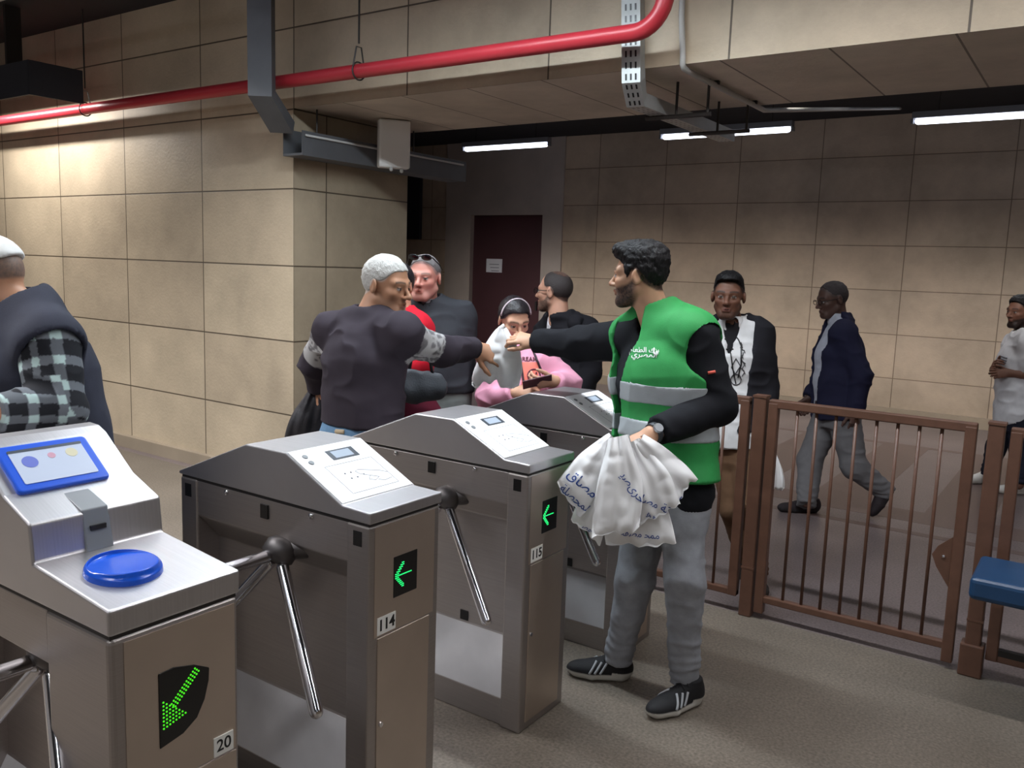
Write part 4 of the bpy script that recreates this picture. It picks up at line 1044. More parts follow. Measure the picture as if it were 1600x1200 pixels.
arms_cut = [cap(J['shL']-side*0.075-up*0.06, J['shL']-side*0.02+up*0.01, 0.10, 0.072), cap(J['shR']+side*0.075-up*0.06, J['shR']+side*0.02+up*0.01, 0.10, 0.072)]
hemz = 0.055
vest = cut(G.torso(0.044, low=0.12), half(G.hip+up*hemz, -up))
nkc = cap(J['neck']-up*0.04+G.front*0.02, J['neck']+up*0.2, 0.070, 0.08)
def vestf(p):
    d = vest(p); d = np.maximum(d, -vopen(p))
    for c in arms_cut+[nkc]: d = -smin(-d, c(p), 0.010)
    return d
lo, hi = G.bb(['shL', 'shR', 'hipL', 'hipR', 'neck'], 0.24)
vdisp = folds(0.008, 6, 6, 8, 2.0)
ve = G.part('vest', snet(vestf, lo, hi, 0.006, vdisp), M_vest)
ve['label'] = 'green safety vest with grey bands'
for (ya, yb) in ((603, 634), (662, 690)):
    za, zb = P(1005, ya, 3.13)[2], P(1005, yb, 3.13)[2]
    bf = lambda p, za=za, zb=zb: np.maximum(vestf(p)-0.003, np.maximum(p[:, 2]-za, zb-p[:, 2]))
    G.part('reflective_band', snet(bf, lo, hi, 0.006, vdisp), M_band2, None, ve)
tree = bvh(ve); M_white = mat('white_print', (228, 230, 230), 0.6)
letter('arabic_logo', tree, '\ufee1\ufe8e\ufecc\ufec4\ufedf\ufe8d \ufed9\ufee8\ufe91', 1007, 547.5, 11, M_white, ve, G.org, 0.03, 0.012)
letter('arabic_logo', tree, '\ufef1\ufeae\ufebc\ufee4\ufedf\ufe8d', 1007, 555, 11, M_white, ve, G.org, 0.03, 0.012, squash=1.15)
draw('leaf_mark', tree, [[(1022.5, 545), (1022, 552), (1025.5, 555.5)], [(1026.5, 549), (1027.2, 553), (1025, 556.5)]], 0.0035, M_white, ve, G.org, 0.003)
tree = bvh(sh); draw('orange_tab', tree, [[(1106, 583), (1117, 581)]], 0.006, mat('orange_tab_cloth', (226, 100, 84), 0.7), sh, G.org, 0.002)
M_jeansg = cloth('grey_denim', (146, 148, 154), var=0.12)
G.trousers('jeans', M_jeansg, (0.098, 0.073, 0.056), cuff=0.015)
M_shoe = mat_attr('shoe_knit', 0.7, bump=0.2, bscale=500)
M_stripe = mat('grey_shoe_stripe', (170, 172, 176), 0.5)
for (h_, t_, far) in (((1094, 1094), (1012, 1124), 0), ((985, 1062), (888, 1053), 1)):
    a, b = onZ(*h_, 0.0), onZ(*t_, 0.0); s_ = G.shoe(a, b, M_shoe, solec=(196, 192, 184), upc=(24, 23, 26), w=0.05, high=0.012)
    tr = bvh(s_); F_ = G.shoeframe
    for sy in (-1, 1):
        for k in range(3):
            pts = []
            for j in range(9):
                u = 0.66 - 0.085*k - 0.013*j; q = 0.036+0.0055*j
                o_ = F_(u, sy*0.16, q); tgt = F_(u, 0, q-0.004); dv = Vector(tgt-o_).normalized(); hhit = tr.ray_cast(Vector(o_), dv)
                if hhit[0] is not None: pts.append(hhit[0]-dv*0.0005-Vector(G.org))
            if len(pts) > 2: bm = bmesh.new(); tube(bm, pts, 0.0052, 6); obj('side_stripe', bm, M_stripe, s_, True)
    bm = bmesh.new()
    for k in range(4):
        u = 0.34+0.07*k; pts = [F_(u+0.02*abs(y)/0.03, y, 0.11-0.035*(k/3)-abs(y)*0.5+0.001) for y in (-0.028, -0.014, 0, 0.014, 0.028)]; tube(bm, [Vector(p)-Vector(G.org) for p in pts], 0.003, 6)
    obj('laces', bm, mat('black_laces', (30, 30, 33), 0.7), s_, True)
# wrist watch
ax = nrm(J['elL']-J['wrL']); wc = J['wrL']+ax*0.012
bm = bmesh.new(); ring(bm, wc-G.org, ax, 0.031, 0.011, 0.006); wt = obj('watch', bm, mat('dark_grey_watch_strap', (58, 60, 66), 0.4), G.root, True)
tn = nrm(cdir(-0.2, 0.4, -0.9)-ax*(cdir(-0.2, 0.4, -0.9)@ax))
bm = bmesh.new(); c_ = Vector(wc-G.org+tn*0.036); q_ = Vector(tn).to_track_quat('Z', 'Y').to_matrix().to_4x4(); bmesh.ops.create_cone(bm, cap_ends=True, segments=24, radius1=0.019, radius2=0.017, depth=0.009, matrix=Matrix.Translation(c_) @ q_); obj('watch_case', bm, mat('watch_steel', (150, 152, 156), 0.3, 0.9), wt)

# the bundle of plastic bags in his left hand
grip = (985, 694)
BG = 'white plastic bags held in a bundle'
bags = []
spec = [  # label, top, BL, BR, thick, pleats, seed
 ('white plastic bag with blue writing fanned out furthest left in the bundle', (958, 684, 3.00), (868, 752, 3.04), (908, 806, 2.99), 0.030, 4, 1.0, 0.30),
 ('white plastic bag with a green tinted corner low at the left of the bundle', (962, 690, 3.02), (894, 812, 3.05), (940, 852, 3.02), 0.026, 4, 2.3, 0.30),
 ('white plastic bag hanging frontmost in the middle of the bundle', (966, 682, 2.96), (926, 838, 2.94), (1000, 822, 2.93), 0.034, 6, 3.1, 0.45),
 ('white plastic bag with grey folds hanging lowest at the bottom of the bundle', (978, 700, 3.02), (945, 850, 3.02), (1052, 846, 3.00), 0.028, 5, 4.4, 0.30),
 ('white plastic bag with blue writing spread to the lower right of the bundle', (986, 690, 2.98), (1000, 822, 2.97), (1066, 794, 2.96), 0.028, 5, 5.2, 0.40),
 ('white plastic bag spread furthest right in the bundle, against the green vest', (995, 690, 2.98), (1040, 798, 3.00), (1087, 746, 3.01), 0.026, 4, 6.6, 0.45)]
for lb, tp, bl, br_, th, npl, sd, tw in spec:
    tp3, bl3, br3 = P(*tp), P(*bl), P(*br_); org = (tp3+bl3+br3)/3
    o = npmesh('plastic_bag', bagmesh(tp3, bl3, br3, th, npl*0.45, 0.005, sd, tw, 0.12, crumple=0.013), M_bag, None, None, org); o.location = org; tag(o, lb, 'plastic bag', BG); bags.append((o, org))
trees = [bvh(o) for o, _ in bags]
def write(i, lines, r=0.0021): 
    o, org = bags[i]; draw('handwriting', trees[i], lines, r, M_penblue, o, org, 0.0025)
def arab(i, s, cx, cy, h, rot): 
    o, org = bags[i]; letter('handwriting', trees[i], s, cx, cy, h, M_penblue, o, org, rot, 0.004)
arab(0, '\ufed5\ufe8e\ufebb\ufee3', 910, 756, 22, 0.72)
arab(0, '\ufe94\ufee0\ufebc\ufea4\ufee4\ufee0\ufedf', 900, 780, 17, 0.72)
arab(2, '\ufef3\ufebb\ufeef\ufeae\ufea3', 988, 762, 18, 0.95)
arab(4, '\ufed5\ufe8e\ufebb\ufee3 \ufe94\ufed8\ufebb', 1026, 789, 17, 0.42)
arab(4, '\ufeeb\ufead\ufeef\ufee0\ufecb', 1028, 808, 15, 0.3)
arab(3, '\ufe94\ufed8\ufebb\ufee3 \ufea4\ufee4\ufee3', 1000, 835, 14, 0.10)
arab(5, '\ufee9', 1064, 778, 15, 0.2)
arab(1, '\ufebb\ufee3\ufe94', 920, 826, 11, 0.5)

# ============================================================ the grey haired man reaching for the bag
J = dict(neck=P(578, 488, 3.68), shR=P(630, 522, 3.56), shL=P(520, 516, 3.80), elR=P(690, 549, 3.73), wrR=P(741, 543, 3.87), elL=P(490, 568, 3.96), wrL=P(498, 604, 4.10))
hip = P(563, 690, 3.72); front2 = cdir(0.57, 0, 0.82); stand(J, hip, np.cross(front2, (0, 0, 1)), half_w=0.09)
B = Body(J, front2, ((0.178, 0.128), (0.172, 0.128), (0.182, 0.132), (0.150, 0.09)), (hip[0], hip[1], 0), 'grey haired man in a black sweatshirt reaching for the bag, seen from behind')
hd = Head(P(605, 446, 3.68), cdir(0.89, -0.14, -0.43), (0, 0, 1), 1.06)
hR = hand(J['wrR'], P(792, 562, 3.90)-J['wrR'], cdir(0.25, 0.35, -0.9), cdir(0.2, -0.95, -0.1), 1.08, (0.3, 0.55, 0.4), 0.03, (0.75, 0.35), 0.35)
hLh = hand(J['wrL'], cdir(-0.1, -0.9, 0.1), cdir(-0.8, 0, -0.5), cdir(0.3, 0, 0.9), 1.0, (0.7, 1.1, 0.8))
B.make(hd, dict(nose=1.6), dict(skin=(178, 132, 104), stub=(120, 100, 88), stubw=0.25, brow=(60, 50, 46), hairc=(190, 186, 180), hairw=0.75), dict(R=hR, L=hLh), neck_r=0.062)
B.part('hair', hd.hair(0.008, [-0.06, -0.055, -0.02, 0.025, 0.02, 0.03, 0.05, 0.064, 0.074, 0.078], 0.002, freq=70), mat('short_white_hair', (186, 184, 180), 0.6, var=0.1, vscale=90, bump=0.4, bscale=260))
sw = col3((54, 48, 56)); pw = col3((176, 174, 174))
eR, sR, eL, sL = J['elR'], J['shR'], J['elL'], J['shL']
def sweatcol(p):
    C = np.repeat(sw[None], len(p), 0)*(0.92+0.16*vnoise(p*30)[:, None])
    for s_, e_ in ((sR, eR), (sL, eL)):
        ab = e_-s_; t = ((p-s_)@ab)/(ab@ab); d = np.linalg.norm(p-s_-np.clip(t, 0, 1.3)[:, None]*ab, axis=1)
        q = p*30; n = np.abs(2*vnoise(q+np.stack([vnoise(q*0.7)*3]*3, 1))-1); pat = np.clip((0.42-n)/0.12, 0, 1)
        m_ = ((t > 0.22+0.03*np.sin(p[:, 2]*60)) & (t < 0.80) & (d < 0.11))*(0.28+0.62*pat); C = C*(1-m_[:, None])+pw*m_[:, None]
    return C
B.top('sweatshirt', M_cloth, 0.012, (0.064, 0.066, 0.050), hem=0.075, fold=0.009, h=0.0065, col=sweatcol, seed=4, neckr=0.064, k=0.075)
jn = B.trousers('jeans', cloth('blue_denim', (104, 138, 170), var=0.14), (0.105, 0.075, 0.06), e=0.002)
draw('leather_patch', bvh(jn), [[(524, 674), (538, 675)]], 0.012, mat('tan_patch', (190, 170, 140), 0.7), jn, B.org, -0.006)
feet(B, M_shoe, front2)
# the bag passing between the two hands
tp3, bl3, br3 = P(784, 512, 3.90), P(740, 598, 3.98), P(812, 598, 3.95); org = (tp3+bl3+br3)/3
o = npmesh('plastic_bag', bagmesh(tp3, bl3, br3, 0.055, 2, 0.003, 9.1, 0.16, 0.25, rag=0.03, power=0.7, crumple=0.022), M_bag, None, None, org); o.location = org
tag(o, 'small filled white plastic bag passing between the two men\'s hands', 'plastic bag')
bm = bmesh.new(); tube(bm, [Vector(P(785, 520, 3.895)-org), Vector(P(782, 512, 3.89)-org), Vector(P(788, 507, 3.89)-org)], [0.014, 0.012, 0.006], 8); obj('knotted_top', bm, M_bag, o, True)
# black bag at his left side
tp3, bl3, br3 = P(500, 598, 4.14), P(444, 690, 4.18), P(512, 700, 4.16); org = (tp3+bl3+br3)/3
o = npmesh('black_bag', bagmesh(tp3, bl3, br3, 0.07, 3, 0.008, 2.0, 0.25, 0.1), M_bagdark, None, None, org); o.location = org; tag(o, 'black soft bag hanging at the grey haired man\'s left side', 'bag')
bm = bmesh.new(); tube(bm, [Vector(P(494, 606, 4.14)-org), Vector(P(497, 594, 4.13)-org), Vector(P(504, 594, 4.13)-org), Vector(P(508, 606, 4.14)-org)], 0.008, 8); obj('handle', bm, M_bagdark, o, True)
# ============================================================ woman in the pink hoodie
PW = lambda x, y, D: at(x, y, D+0.22)
J = dict(neck=PW(806, 546, 4.34), shL=PW(850, 566, 4.30), shR=PW(768, 566, 4.34), elL=PW(888, 600, 4.26), wrL=PW(866, 596, 4.06), elR=PW(764, 622, 4.30), wrR=PW(806, 612, 4.10))
front = cdir(0.12, 0, -1); hip = PW(806, 668, 4.36); stand(J, hip, np.cross(front, (0, 0, 1)), half_w=0.08)
B = Body(J, front, ((0.160, 0.115), (0.140, 0.11), (0.160, 0.125), (0.125, 0.08)), (hip[0], hip[1], 0), 'woman in a pink hoodie with tied back dark hair looking down at her phone')
hd = Head(PW(803, 500, 4.32), cdir(0.36, -0.36, -0.86), cdir(0, 1, -0.1), 0.975)
hL = hand(J['wrL'], cdir(-0.85, -0.05, -0.45), cdir(0.2, -0.5, -0.85), cdir(0.2, 0.9, -0.2), 0.92, (0.5, 0.8, 0.6), 0.02, (0.6, 0.5))
hR = hand(J['wrR'], cdir(0.9, 0.12, -0.3), cdir(-0.1, 0.6, -0.8), cdir(0.3, 0.8, 0.3), 0.92, (0.7, 1.0, 0.8), 0.02, (0.5, 0.5))
B.make(hd, dict(jaw=0.93), dict(skin=(204, 158, 132), lip=(170, 96, 92), brow=(34, 26, 26), hairc=(24, 20, 24), hairw=0.9), dict(R=hR, L=hL), neck_r=0.050, h=0.005)
M_hairbrown = mat('dark_brown_hair', (30, 24, 28), 0.4, bump=0.35, bscale=120)
B.part('hair', hd.hair(0.013, [-0.09, -0.085, -0.06, 0.0, 0.015, 0.03, 0.052, 0.068, 0.076, 0.08], 0.0015, extra=[hd.E((0, -0.115, 0.03), (0.045, 0.04, 0.045))]), M_hairbrown)
bm = bmesh.new(); tube(bm, [Vector(hd.w(0.0875*math.cos(a), 0.02-0.015*math.sin(a), 0.025+0.103*math.sin(a))-B.org) for a in np.linspace(0.12, math.pi-0.12, 22)], 0.0045, 8); obj('hairband', bm, mat('pale_hairband', (206, 190, 198), 0.4), B.root, True)
bm = bmesh.new(); bmesh.ops.create_uvsphere(bm, u_segments=10, v_segments=8, radius=0.007, matrix=Matrix.Translation(hd.w(-0.084, -0.01, -0.04)-B.org)); obj('earring', bm, mat('pearl', (225, 220, 215), 0.3), B.root, True)
M_pink = cloth('pink_fleece', (226, 160, 184), var=0.05)
hz = ell(J['neck']+cdir(0, 0, 1)*0.05+np.array([0, 0, 0.0]), np.eye(3), (0.10, 0.08, 0.055))
hoodie = B.top('hoodie', M_pink, 0.022, (0.072, 0.066, 0.050), hem=-0.05, wl={'L': 0.97, 'R': 0.97}, fold=0.010, h=0.0075, seed=6, neckr=0.055)
B.part('hood', snet(cut(infl(hz, 0), lambda p: -cap(J['neck'], J['neck']+np.array([0, 0, .2]), 0.06)(p)), J['neck']-0.2, J['neck']+0.2, 0.008, folds(0.008, 12, 12, 12)), M_pink)
tree = bvh(hoodie); M_prt = mat('burgundy_print', (92, 34, 52), 0.7); M_org = mat('orange_print', (236, 128, 112), 0.7)
bm = bmesh.new(); g = [[cast(tree, 815+26*i/8, 566+42*j/10, 0.002) for i in range(9)] for j in range(11)]
vv = [[bm.verts.new(q-Vector(B.org)) if q is not None else None for q in r] for r in g]
for j in range(10):
    for i in range(8):
        q = (vv[j][i], vv[j][i+1], vv[j+1][i+1], vv[j+1][i])
        if all(x is not None for x in q): bm.faces.new(q)
obj('orange_square', bm, M_org, hoodie, True)
letter('lettering', tree, 'DREAM', 824, 562, 9.5, M_prt, hoodie, B.org, 0.0, 0.02, 0.004)
draw('smiley_print', tree, [[(834+9.5*math.cos(a), 587+9.5*math.sin(a)) for a in np.linspace(0, 6.283, 24)], [(834+5.5*math.cos(a), 588+5.5*math.sin(a)) for a in np.linspace(0.2, 2.9, 10)], [(830.5, 582), (830.5, 585)], [(837.5, 582), (837.5, 585)]], 0.0042, M_prt, hoodie, B.org, 0.004)
draw('neck_strap', tree, [[(811, 548), (815, 575), (819, 606)], [(831, 543), (838, 560), (848, 585)]], 0.006, mat('black_strap', (48, 30, 40), 0.6), B.root, B.org, 0.004)
B.trousers('trousers', cloth('crimson_cloth', (104, 34, 52)), (0.10, 0.075, 0.06)); feet(B, M_shoe, front, 0.25)
c = J['wrL']+cdir(-0.85, 0.02, -0.5)*0.10
ph = empty('phone', c, 'dark smartphone held by the woman in the pink hoodie', 'phone')
fx, fz = cdir(0.95, 0.25, 0.1), cdir(-0.15, 0.75, 0.62); fy = np.cross(fz, fx)
M4 = frame((0, 0, 0), fx, fy, fz)
bm = boxes(((-0.075, -0.037, -0.004), (0.075, 0.037, 0.004))); bmesh.ops.transform(bm, matrix=M4, verts=bm.verts[:]); bevel(obj('case', bm, mat('maroon_phone_case', (72, 30, 40), 0.35), ph), 0.003)
bm = boxes(((-0.070, -0.033, 0.004), (0.070, 0.033, 0.0048))); bmesh.ops.transform(bm, matrix=M4, verts=bm.verts[:]); obj('glass', bm, M_glass, ph)

# ============================================================ person in red behind the grey haired man
J = dict(neck=P(624, 487, 4.22), shL=P(588, 506, 4.28), shR=P(652, 512, 4.18), elL=P(584, 590, 4.3), wrL=P(600, 640, 4.2), elR=P(656, 565, 4.14), wrR=P(612, 585, 4.02))
front = cdir(-0.3, 0, -0.95); J['shL'], J['shR'] = J['shR'], J['shL']; J['elL'], J['elR'] = J['elR'], J['elL']; J['wrL'], J['wrR'] = J['wrR'], J['wrL']
hip = P(630, 650, 4.26); stand(J, hip, np.cross(front, (0, 0, 1)), half_w=0.08)
B = Body(J, front, ((0.16, 0.115), (0.14, 0.11), (0.16, 0.12), (0.12, 0.08)), (hip[0], hip[1], 0), 'person in a red top mostly hidden behind the grey haired man')
hd = Head(P(620, 447, 4.24), cdir(-0.4, -0.1, -0.9), (0, 0, 1), 0.93)
mk = lambda s, d, n, t: hand(J['wr'+s], d, n, t, 0.92, (0.5, 0.7, 0.5))
B.make(hd, {}, dict(skin=(190, 140, 115), hairc=(28, 24, 24), hairw=0.9), dict(R=mk('R', cdir(0.2, -0.9, -0.2), cdir(-0.9, 0, -0.2), cdir(0, 0, -1)), L=mk('L', cdir(-0.9, -0.2, -0.3), cdir(0, 0.7, -0.7), cdir(0, 0.5, -0.8))), h=0.006)
B.part('hair', hd.hair(0.012), M_hairbrown)
B.top('red_top', cloth('red_knit', (196, 28, 46)), 0.018, (0.068, 0.062, 0.048), hem=0.11, fold=0.008, h=0.009, seed=8)
B.trousers('trousers', cloth('crimson_cloth_dark', (96, 28, 46)), (0.11, 0.09, 0.075)); feet(B, M_shoe, front, 0.25)
c = P(662, 597, 4.0); org = c; d1 = cdir(1, -0.06, 0.15); d2 = np.array([0, 0, 1.0]); d3 = np.cross(d1, d2)
bg = empty('dark_grey_bag', org, 'dark grey soft bag hanging below the red sleeve', 'bag')
bf = union([ecap(c-d1*0.075-d2*0.02, c+d1*0.07-d2*0.012, d2, (0.075, 0.035), (0.062, 0.03)), ecap(c-d1*0.06-d2*0.05, c+d1*0.07-d2*0.03, d2, (0.055, 0.045), (0.04, 0.04))], 0.02)
npmesh('bag_body', snet(bf, c-0.22, c+0.22, 0.007, folds(0.008, 14, 14, 14)), mat('dark_grey_fabric', (62, 64, 70), 0.7, bump=0.2, bscale=150), bg, None, org)
bm = bmesh.new(); tube(bm, [Vector(d1*x+d2*z) for x, z in ((-0.07, 0.04), (-0.06, 0.10), (-0.03, 0.13), (0.0, 0.13), (0.03, 0.10), (0.04, 0.04))], 0.008, 8); obj('handle', bm, M_bagdark, bg, True)

# ============================================================ older man with sunglasses on his head
J = dict(neck=P(668, 472, 4.64), shL=P(722, 496, 4.66), shR=P(632, 500, 4.66), elL=P(722, 560, 4.72), wrL=P(712, 612, 4.66), elR=P(622, 565, 4.7), wrR=P(634, 612, 4.6))
front = cdir(-0.12, 0, -1); hip = P(680, 608, 4.68); stand(J, hip, np.cross(front, (0, 0, 1)), half_w=0.09)
B = Body(J, front, ((0.175, 0.125), (0.172, 0.13), (0.175, 0.13), (0.14, 0.085)), (hip[0], hip[1], 0), 'older man in a dark jacket with sunglasses pushed up on his head')
hd = Head(P(663, 434, 4.58), cdir(-0.20, -0.04, -0.97), (0, 0, 1), 1.04)
down = lambda s, f: hand(J['wr'+s], cdir(0, -1, -0.1), cdir(0.9*s_sign[s], 0, 0.1), f, 1.0, (0.4, 0.5, 0.4))
s_sign = dict(L=1, R=-1)
B.make(hd, dict(jaw=1.04, nose=1.3), dict(skin=(196, 134, 120), stub=(150, 130, 124), stubw=0.2, brow=(110, 92, 84), hairc=(120, 110, 108), hairw=0.7), dict(R=down('R', cdir(0, 0, -1)), L=down('L', cdir(0, 0, -1))), h=0.0048)
B.part('hair', hd.hair(0.004, [-0.06, -0.055, -0.02, 0.03, 0.03, 0.045, 0.066, 0.086, 0.1, 0.11], 0.002), mat('grey_hair', (112, 106, 106), 0.6, bump=0.4, bscale=200))
sg = empty('_', (0, 0, 0)); bpy.data.objects.remove(sg)
bm = bmesh.new()
for s in (-1, 1): bmesh.ops.create_uvsphere(bm, u_segments=14, v_segments=8, radius=1, matrix=frame(hd.w(s*0.034, 0.074, 0.106)-B.org, hd.R[0], hd.R[1]*0.5+hd.R[2]*0.86, -hd.R[1]*0.86+hd.R[2]*0.5) @ Matrix.Diagonal((0.030, 0.020, 0.006, 1)))
tube(bm, [Vector(hd.w(x, 0.08-abs(x)*0.2, 0.112)-B.org) for x in (-0.02, 0, 0.02)], 0.003, 6)
for s in (-1, 1): tube(bm, [Vector(hd.w(s*0.062, 0.066, 0.106)-B.org), Vector(hd.w(s*0.086, 0.02, 0.07)-B.org), Vector(hd.w(s*0.088, -0.03, 0.04)-B.org)], 0.003, 6)
obj('sunglasses', bm, M_glass, B.root, True)
B.top('jacket', cloth('charcoal_jacket', (52, 53, 58)), 0.026, (0.074, 0.066, 0.050), hem=-0.02, fold=0.009, h=0.009, seed=9)
cf = cut(cap(J['neck']-np.array([0, 0, 0.02]), J['neck']+np.array([0, 0, 0.035]), 0.078, 0.072), half(J['neck']+np.array([0, 0, 0.02]), (0, 0, 1)))
B.part('collar', snet(cut(cf, lambda p: -cap(J['neck'], J['neck']+np.array([0, 0, .2]), 0.062)(p)), J['neck']-0.15, J['neck']+0.15, 0.007), cloth('grey_checked_collar', (140, 136, 140)))
B.trousers('trousers', cloth('grey_green_cotton', (126, 132, 130)), (0.11, 0.085, 0.07)); feet(B, M_shoe, front)

# ============================================================ balding man in the black jacket
J = dict(neck=P(874, 494, 5.02), shL=P(914, 520, 4.98), shR=P(858, 518, 5.14), elL=P(920, 580, 4.96), wrL=P(896, 622, 4.84), elR=P(846, 580, 5.2), wrR=P(838, 624, 5.1))
front = cdir(-0.85, 0, -0.2); hip = P(884, 628, 5.06); stand(J, hip, np.cross(front, (0, 0, 1)), half_w=0.09)
B = Body(J, front, ((0.17, 0.125), (0.165, 0.13), (0.175, 0.13), (0.14, 0.085)), (hip[0], hip[1], 0), 'balding man in a black hooded jacket and glasses looking left before the far wall')
hd = Head(P(866, 456, 5.04), cdir(-0.86, 0.02, 0.5), (0, 0, 1), 1.03)
B.make(hd, {}, dict(skin=(184, 138, 116), stub=(46, 36, 34), stubw=0.8, brow=(30, 24, 24), hairc=(44, 36, 36), hairw=0.85, hairline=[-0.06, -0.055, -0.025, 0.03, 0.02, 0.03, 0.09, 0.2, 0.2, 0.2]), dict(R=down('R', cdir(-1, 0, 0)), L=down('L', cdir(-1, 0, 0))), h=0.0052)
hl = [-0.06, -0.055, -0.02, 0.03, 0.03, 0.035, 0.07, 0.3, 0.3, 0.3]
hsh = hd.E((0, -0.014, 0.030), (0.0775, 0.0990, 0.0895))
def baldf(p):
    q = hd.loc(p); z0 = np.interp(q[:, 1], HY, hl); return np.maximum(np.maximum(hsh(p), (z0-q[:, 2])*0.75), (q[:, 2]-0.098-0.25*(q[:, 1]+0.05))*0.8)
B.part('hair', snet(baldf, hd.c-0.16, hd.c+0.16, 0.0045), mat('short_brown_hair', (46, 38, 37), 0.6, bump=0.5, bscale=220))
bm = bmesh.new()
for s in (-1, 1):
    tube(bm, [Vector(hd.w(s*0.033+0.020*math.cos(a), 0.103, 0.001+0.016*math.sin(a))-B.org) for a in np.linspace(0, 6.283, 18)], 0.0022, 6, False)
    tube(bm, [Vector(hd.w(s*0.053, 0.102, 0.006)-B.org), Vector(hd.w(s*0.078, 0.04, 0.006)-B.org), Vector(hd.w(s*0.086, -0.01, 0.008)-B.org)], 0.0022, 6)
tube(bm, [Vector(hd.w(-0.013, 0.105, 0.004)-B.org), Vector(hd.w(0.013, 0.105, 0.004)-B.org)], 0.0022, 6)
obj('glasses', bm, M_glass, B.root, True)
M_blkj = cloth('black_fleece', (24, 23, 28))
vneck = union([cap(J['neck'], J['neck']+np.array([0, 0, 0.2]), 0.066, 0.075), cap(J['neck']+B.front*0.03, J['neck']+B.front*0.10-np.array([0, 0, 0.12]), 0.05, 0.02)], 0.02)
B.top('jacket', M_blkj, 0.026, (0.078, 0.068, 0.052), hem=-0.06, fold=0.010, h=0.0095, seed=10, neckcut=vneck)
B.part('t_shirt', snet(cut(B.torso(0.006), half(B.hip+np.array([0, 0, 0.1]), (0, 0, -1)), lambda p: -cap(J['neck']-np.array([0, 0, 0.02]), J['neck']+np.array([0, 0, 0.2]), 0.064)(p)), *B.bb(['shL', 'shR', 'neck', 'hipL'], 0.18), 0.011), cloth('white_cotton', (206, 204, 208)))
hdc = J['neck']-B.front*0.085-np.array([0, 0, 0.035])
B.part('hood', snet(union([ell(hdc, np.stack([B.sside, B.front, (0, 0, 1)]), (0.125, 0.07, 0.06)), ell(hdc-np.array([0, 0, 0.05]), np.stack([B.sside, B.front, (0, 0, 1)]), (0.09, 0.06, 0.08))], 0.03), hdc-0.2, hdc+0.2, 0.009, folds(0.012, 14, 14, 14)), M_blkj)
B.trousers('trousers', cloth('dark_trousers', (34, 34, 40))); feet(B, M_shoe, front)

# ============================================================ young man behind the railing
J = dict(neck=P(1146, 502, 4.66), shL=P(1184, 524, 4.62), shR=P(1112, 522, 4.72), elL=P(1196, 600, 4.62), wrL=P(1202, 668, 4.54), elR=P(1104, 600, 4.76), wrR=P(1112, 664, 4.66),
         hipL=P(1166, 690, 4.64), hipR=P(1134, 690, 4.72), knL=P(1170, 800, 4.56), knR=P(1148, 798, 4.66), anL=onZ(1184, 893, 0.09), anR=onZ(1166, 872, 0.09))
front = cdir(-0.35, 0, -0.94)
B = Body(J, front, ((0.155, 0.11), (0.145, 0.105), (0.160, 0.115), (0.13, 0.08)), ((J['anL'][0]), J['anL'][1], 0), 'young man in a black jacket over an open white shirt standing behind the railing')
hd = Head(P(1138, 463, 4.62), cdir(-0.30, -0.02, -0.95), (0, 0, 1), 1.05)
hLy = hand(J['wrL'], cdir(0.05, -1, -0.1), cdir(0.9, 0, 0.2), cdir(-0.3, 0, -0.9), 1.0, (0.7, 1.0, 0.8))
B.make(hd, dict(jaw=0.96, lipk=1.15), dict(skin=(112, 76, 60), lip=(126, 78, 74), stub=(36, 26, 24), stubw=0.55, stubtop=-0.045, brow=(22, 18, 18), hairc=(22, 18, 20), hairw=0.9), dict(R=down('R', cdir(0, 0, -1)), L=hLy), h=0.0045, neck_r=0.052)
B.part('hair', hd.hair(0.005, [-0.05, -0.045, -0.015, 0.035, 0.04, 0.048, 0.066, 0.079, 0.086, 0.088], 0.0030, extra=[hd.E((0, 0.012, 0.086), (0.066, 0.086, 0.046))]), M_hairblk)
M_wsh = cloth('white_shirt_cotton', (206, 204, 204), var=0.05)
wsh = B.top('shirt', M_wsh, 0.016, (0.06, 0.052, 0.04), hem=-0.03, fold=0.007, h=0.0075, seed=12, neckcut=union([cap(J['neck'], J['neck']+np.array([0, 0, 0.2]), 0.060, 0.07), cap(J['neck']+B.front*0.05, J['neck']+B.front*0.13-np.array([0, 0, 0.16]), 0.05, 0.012)], 0.015))
B.part('undershirt', snet(cut(B.torso(0.004), half(B.hip+np.array([0, 0, 0.15]), (0, 0, -1)), lambda p: -cap(J['neck']-np.array([0, 0, 0.02]), J['neck']+np.array([0, 0, 0.2]), 0.06)(p)), *B.bb(['shL', 'shR', 'neck', 'hipL'], 0.18), 0.011), cloth('black_cotton', (24, 23, 26)))
upv = np.array([0, 0, 1.0])
def jopen(p):
    q = p-B.hip; s_ = q@B.sside; fr = q@B.front; hz = q@upv; return np.maximum(np.abs(s_-0.030)-(0.064+0.05*np.clip(hz/0.5, 0, 1)-0.05*np.clip((0.15-hz)/0.2, 0, 1)), -fr)
B.top('jacket', cloth('black_jacket_cotton', (32, 31, 36)), 0.028, (0.076, 0.066, 0.050), hem=0.06, fold=0.009, h=0.008, seed=13, minus=(jopen,), neckr=0.074)
cl = cap(J['neck']-upv*0.02, J['neck']+upv*0.04, 0.080, 0.066)
B.part('shirt_collar', snet(cut(cl, half(J['neck']+upv*0.03, upv), lambda p: -cap(J['neck']-upv*0.05, J['neck']+upv*0.2, 0.056)(p), lambda p: -cap(J['neck']+B.front*0.04, J['neck']+B.front*0.14-upv*0.05, 0.035)(p)), J['neck']-0.15, J['neck']+0.15, 0.006), M_wsh)
tree = bvh(wsh); M_pr = mat('dark_print', (58, 56, 60), 0.7)
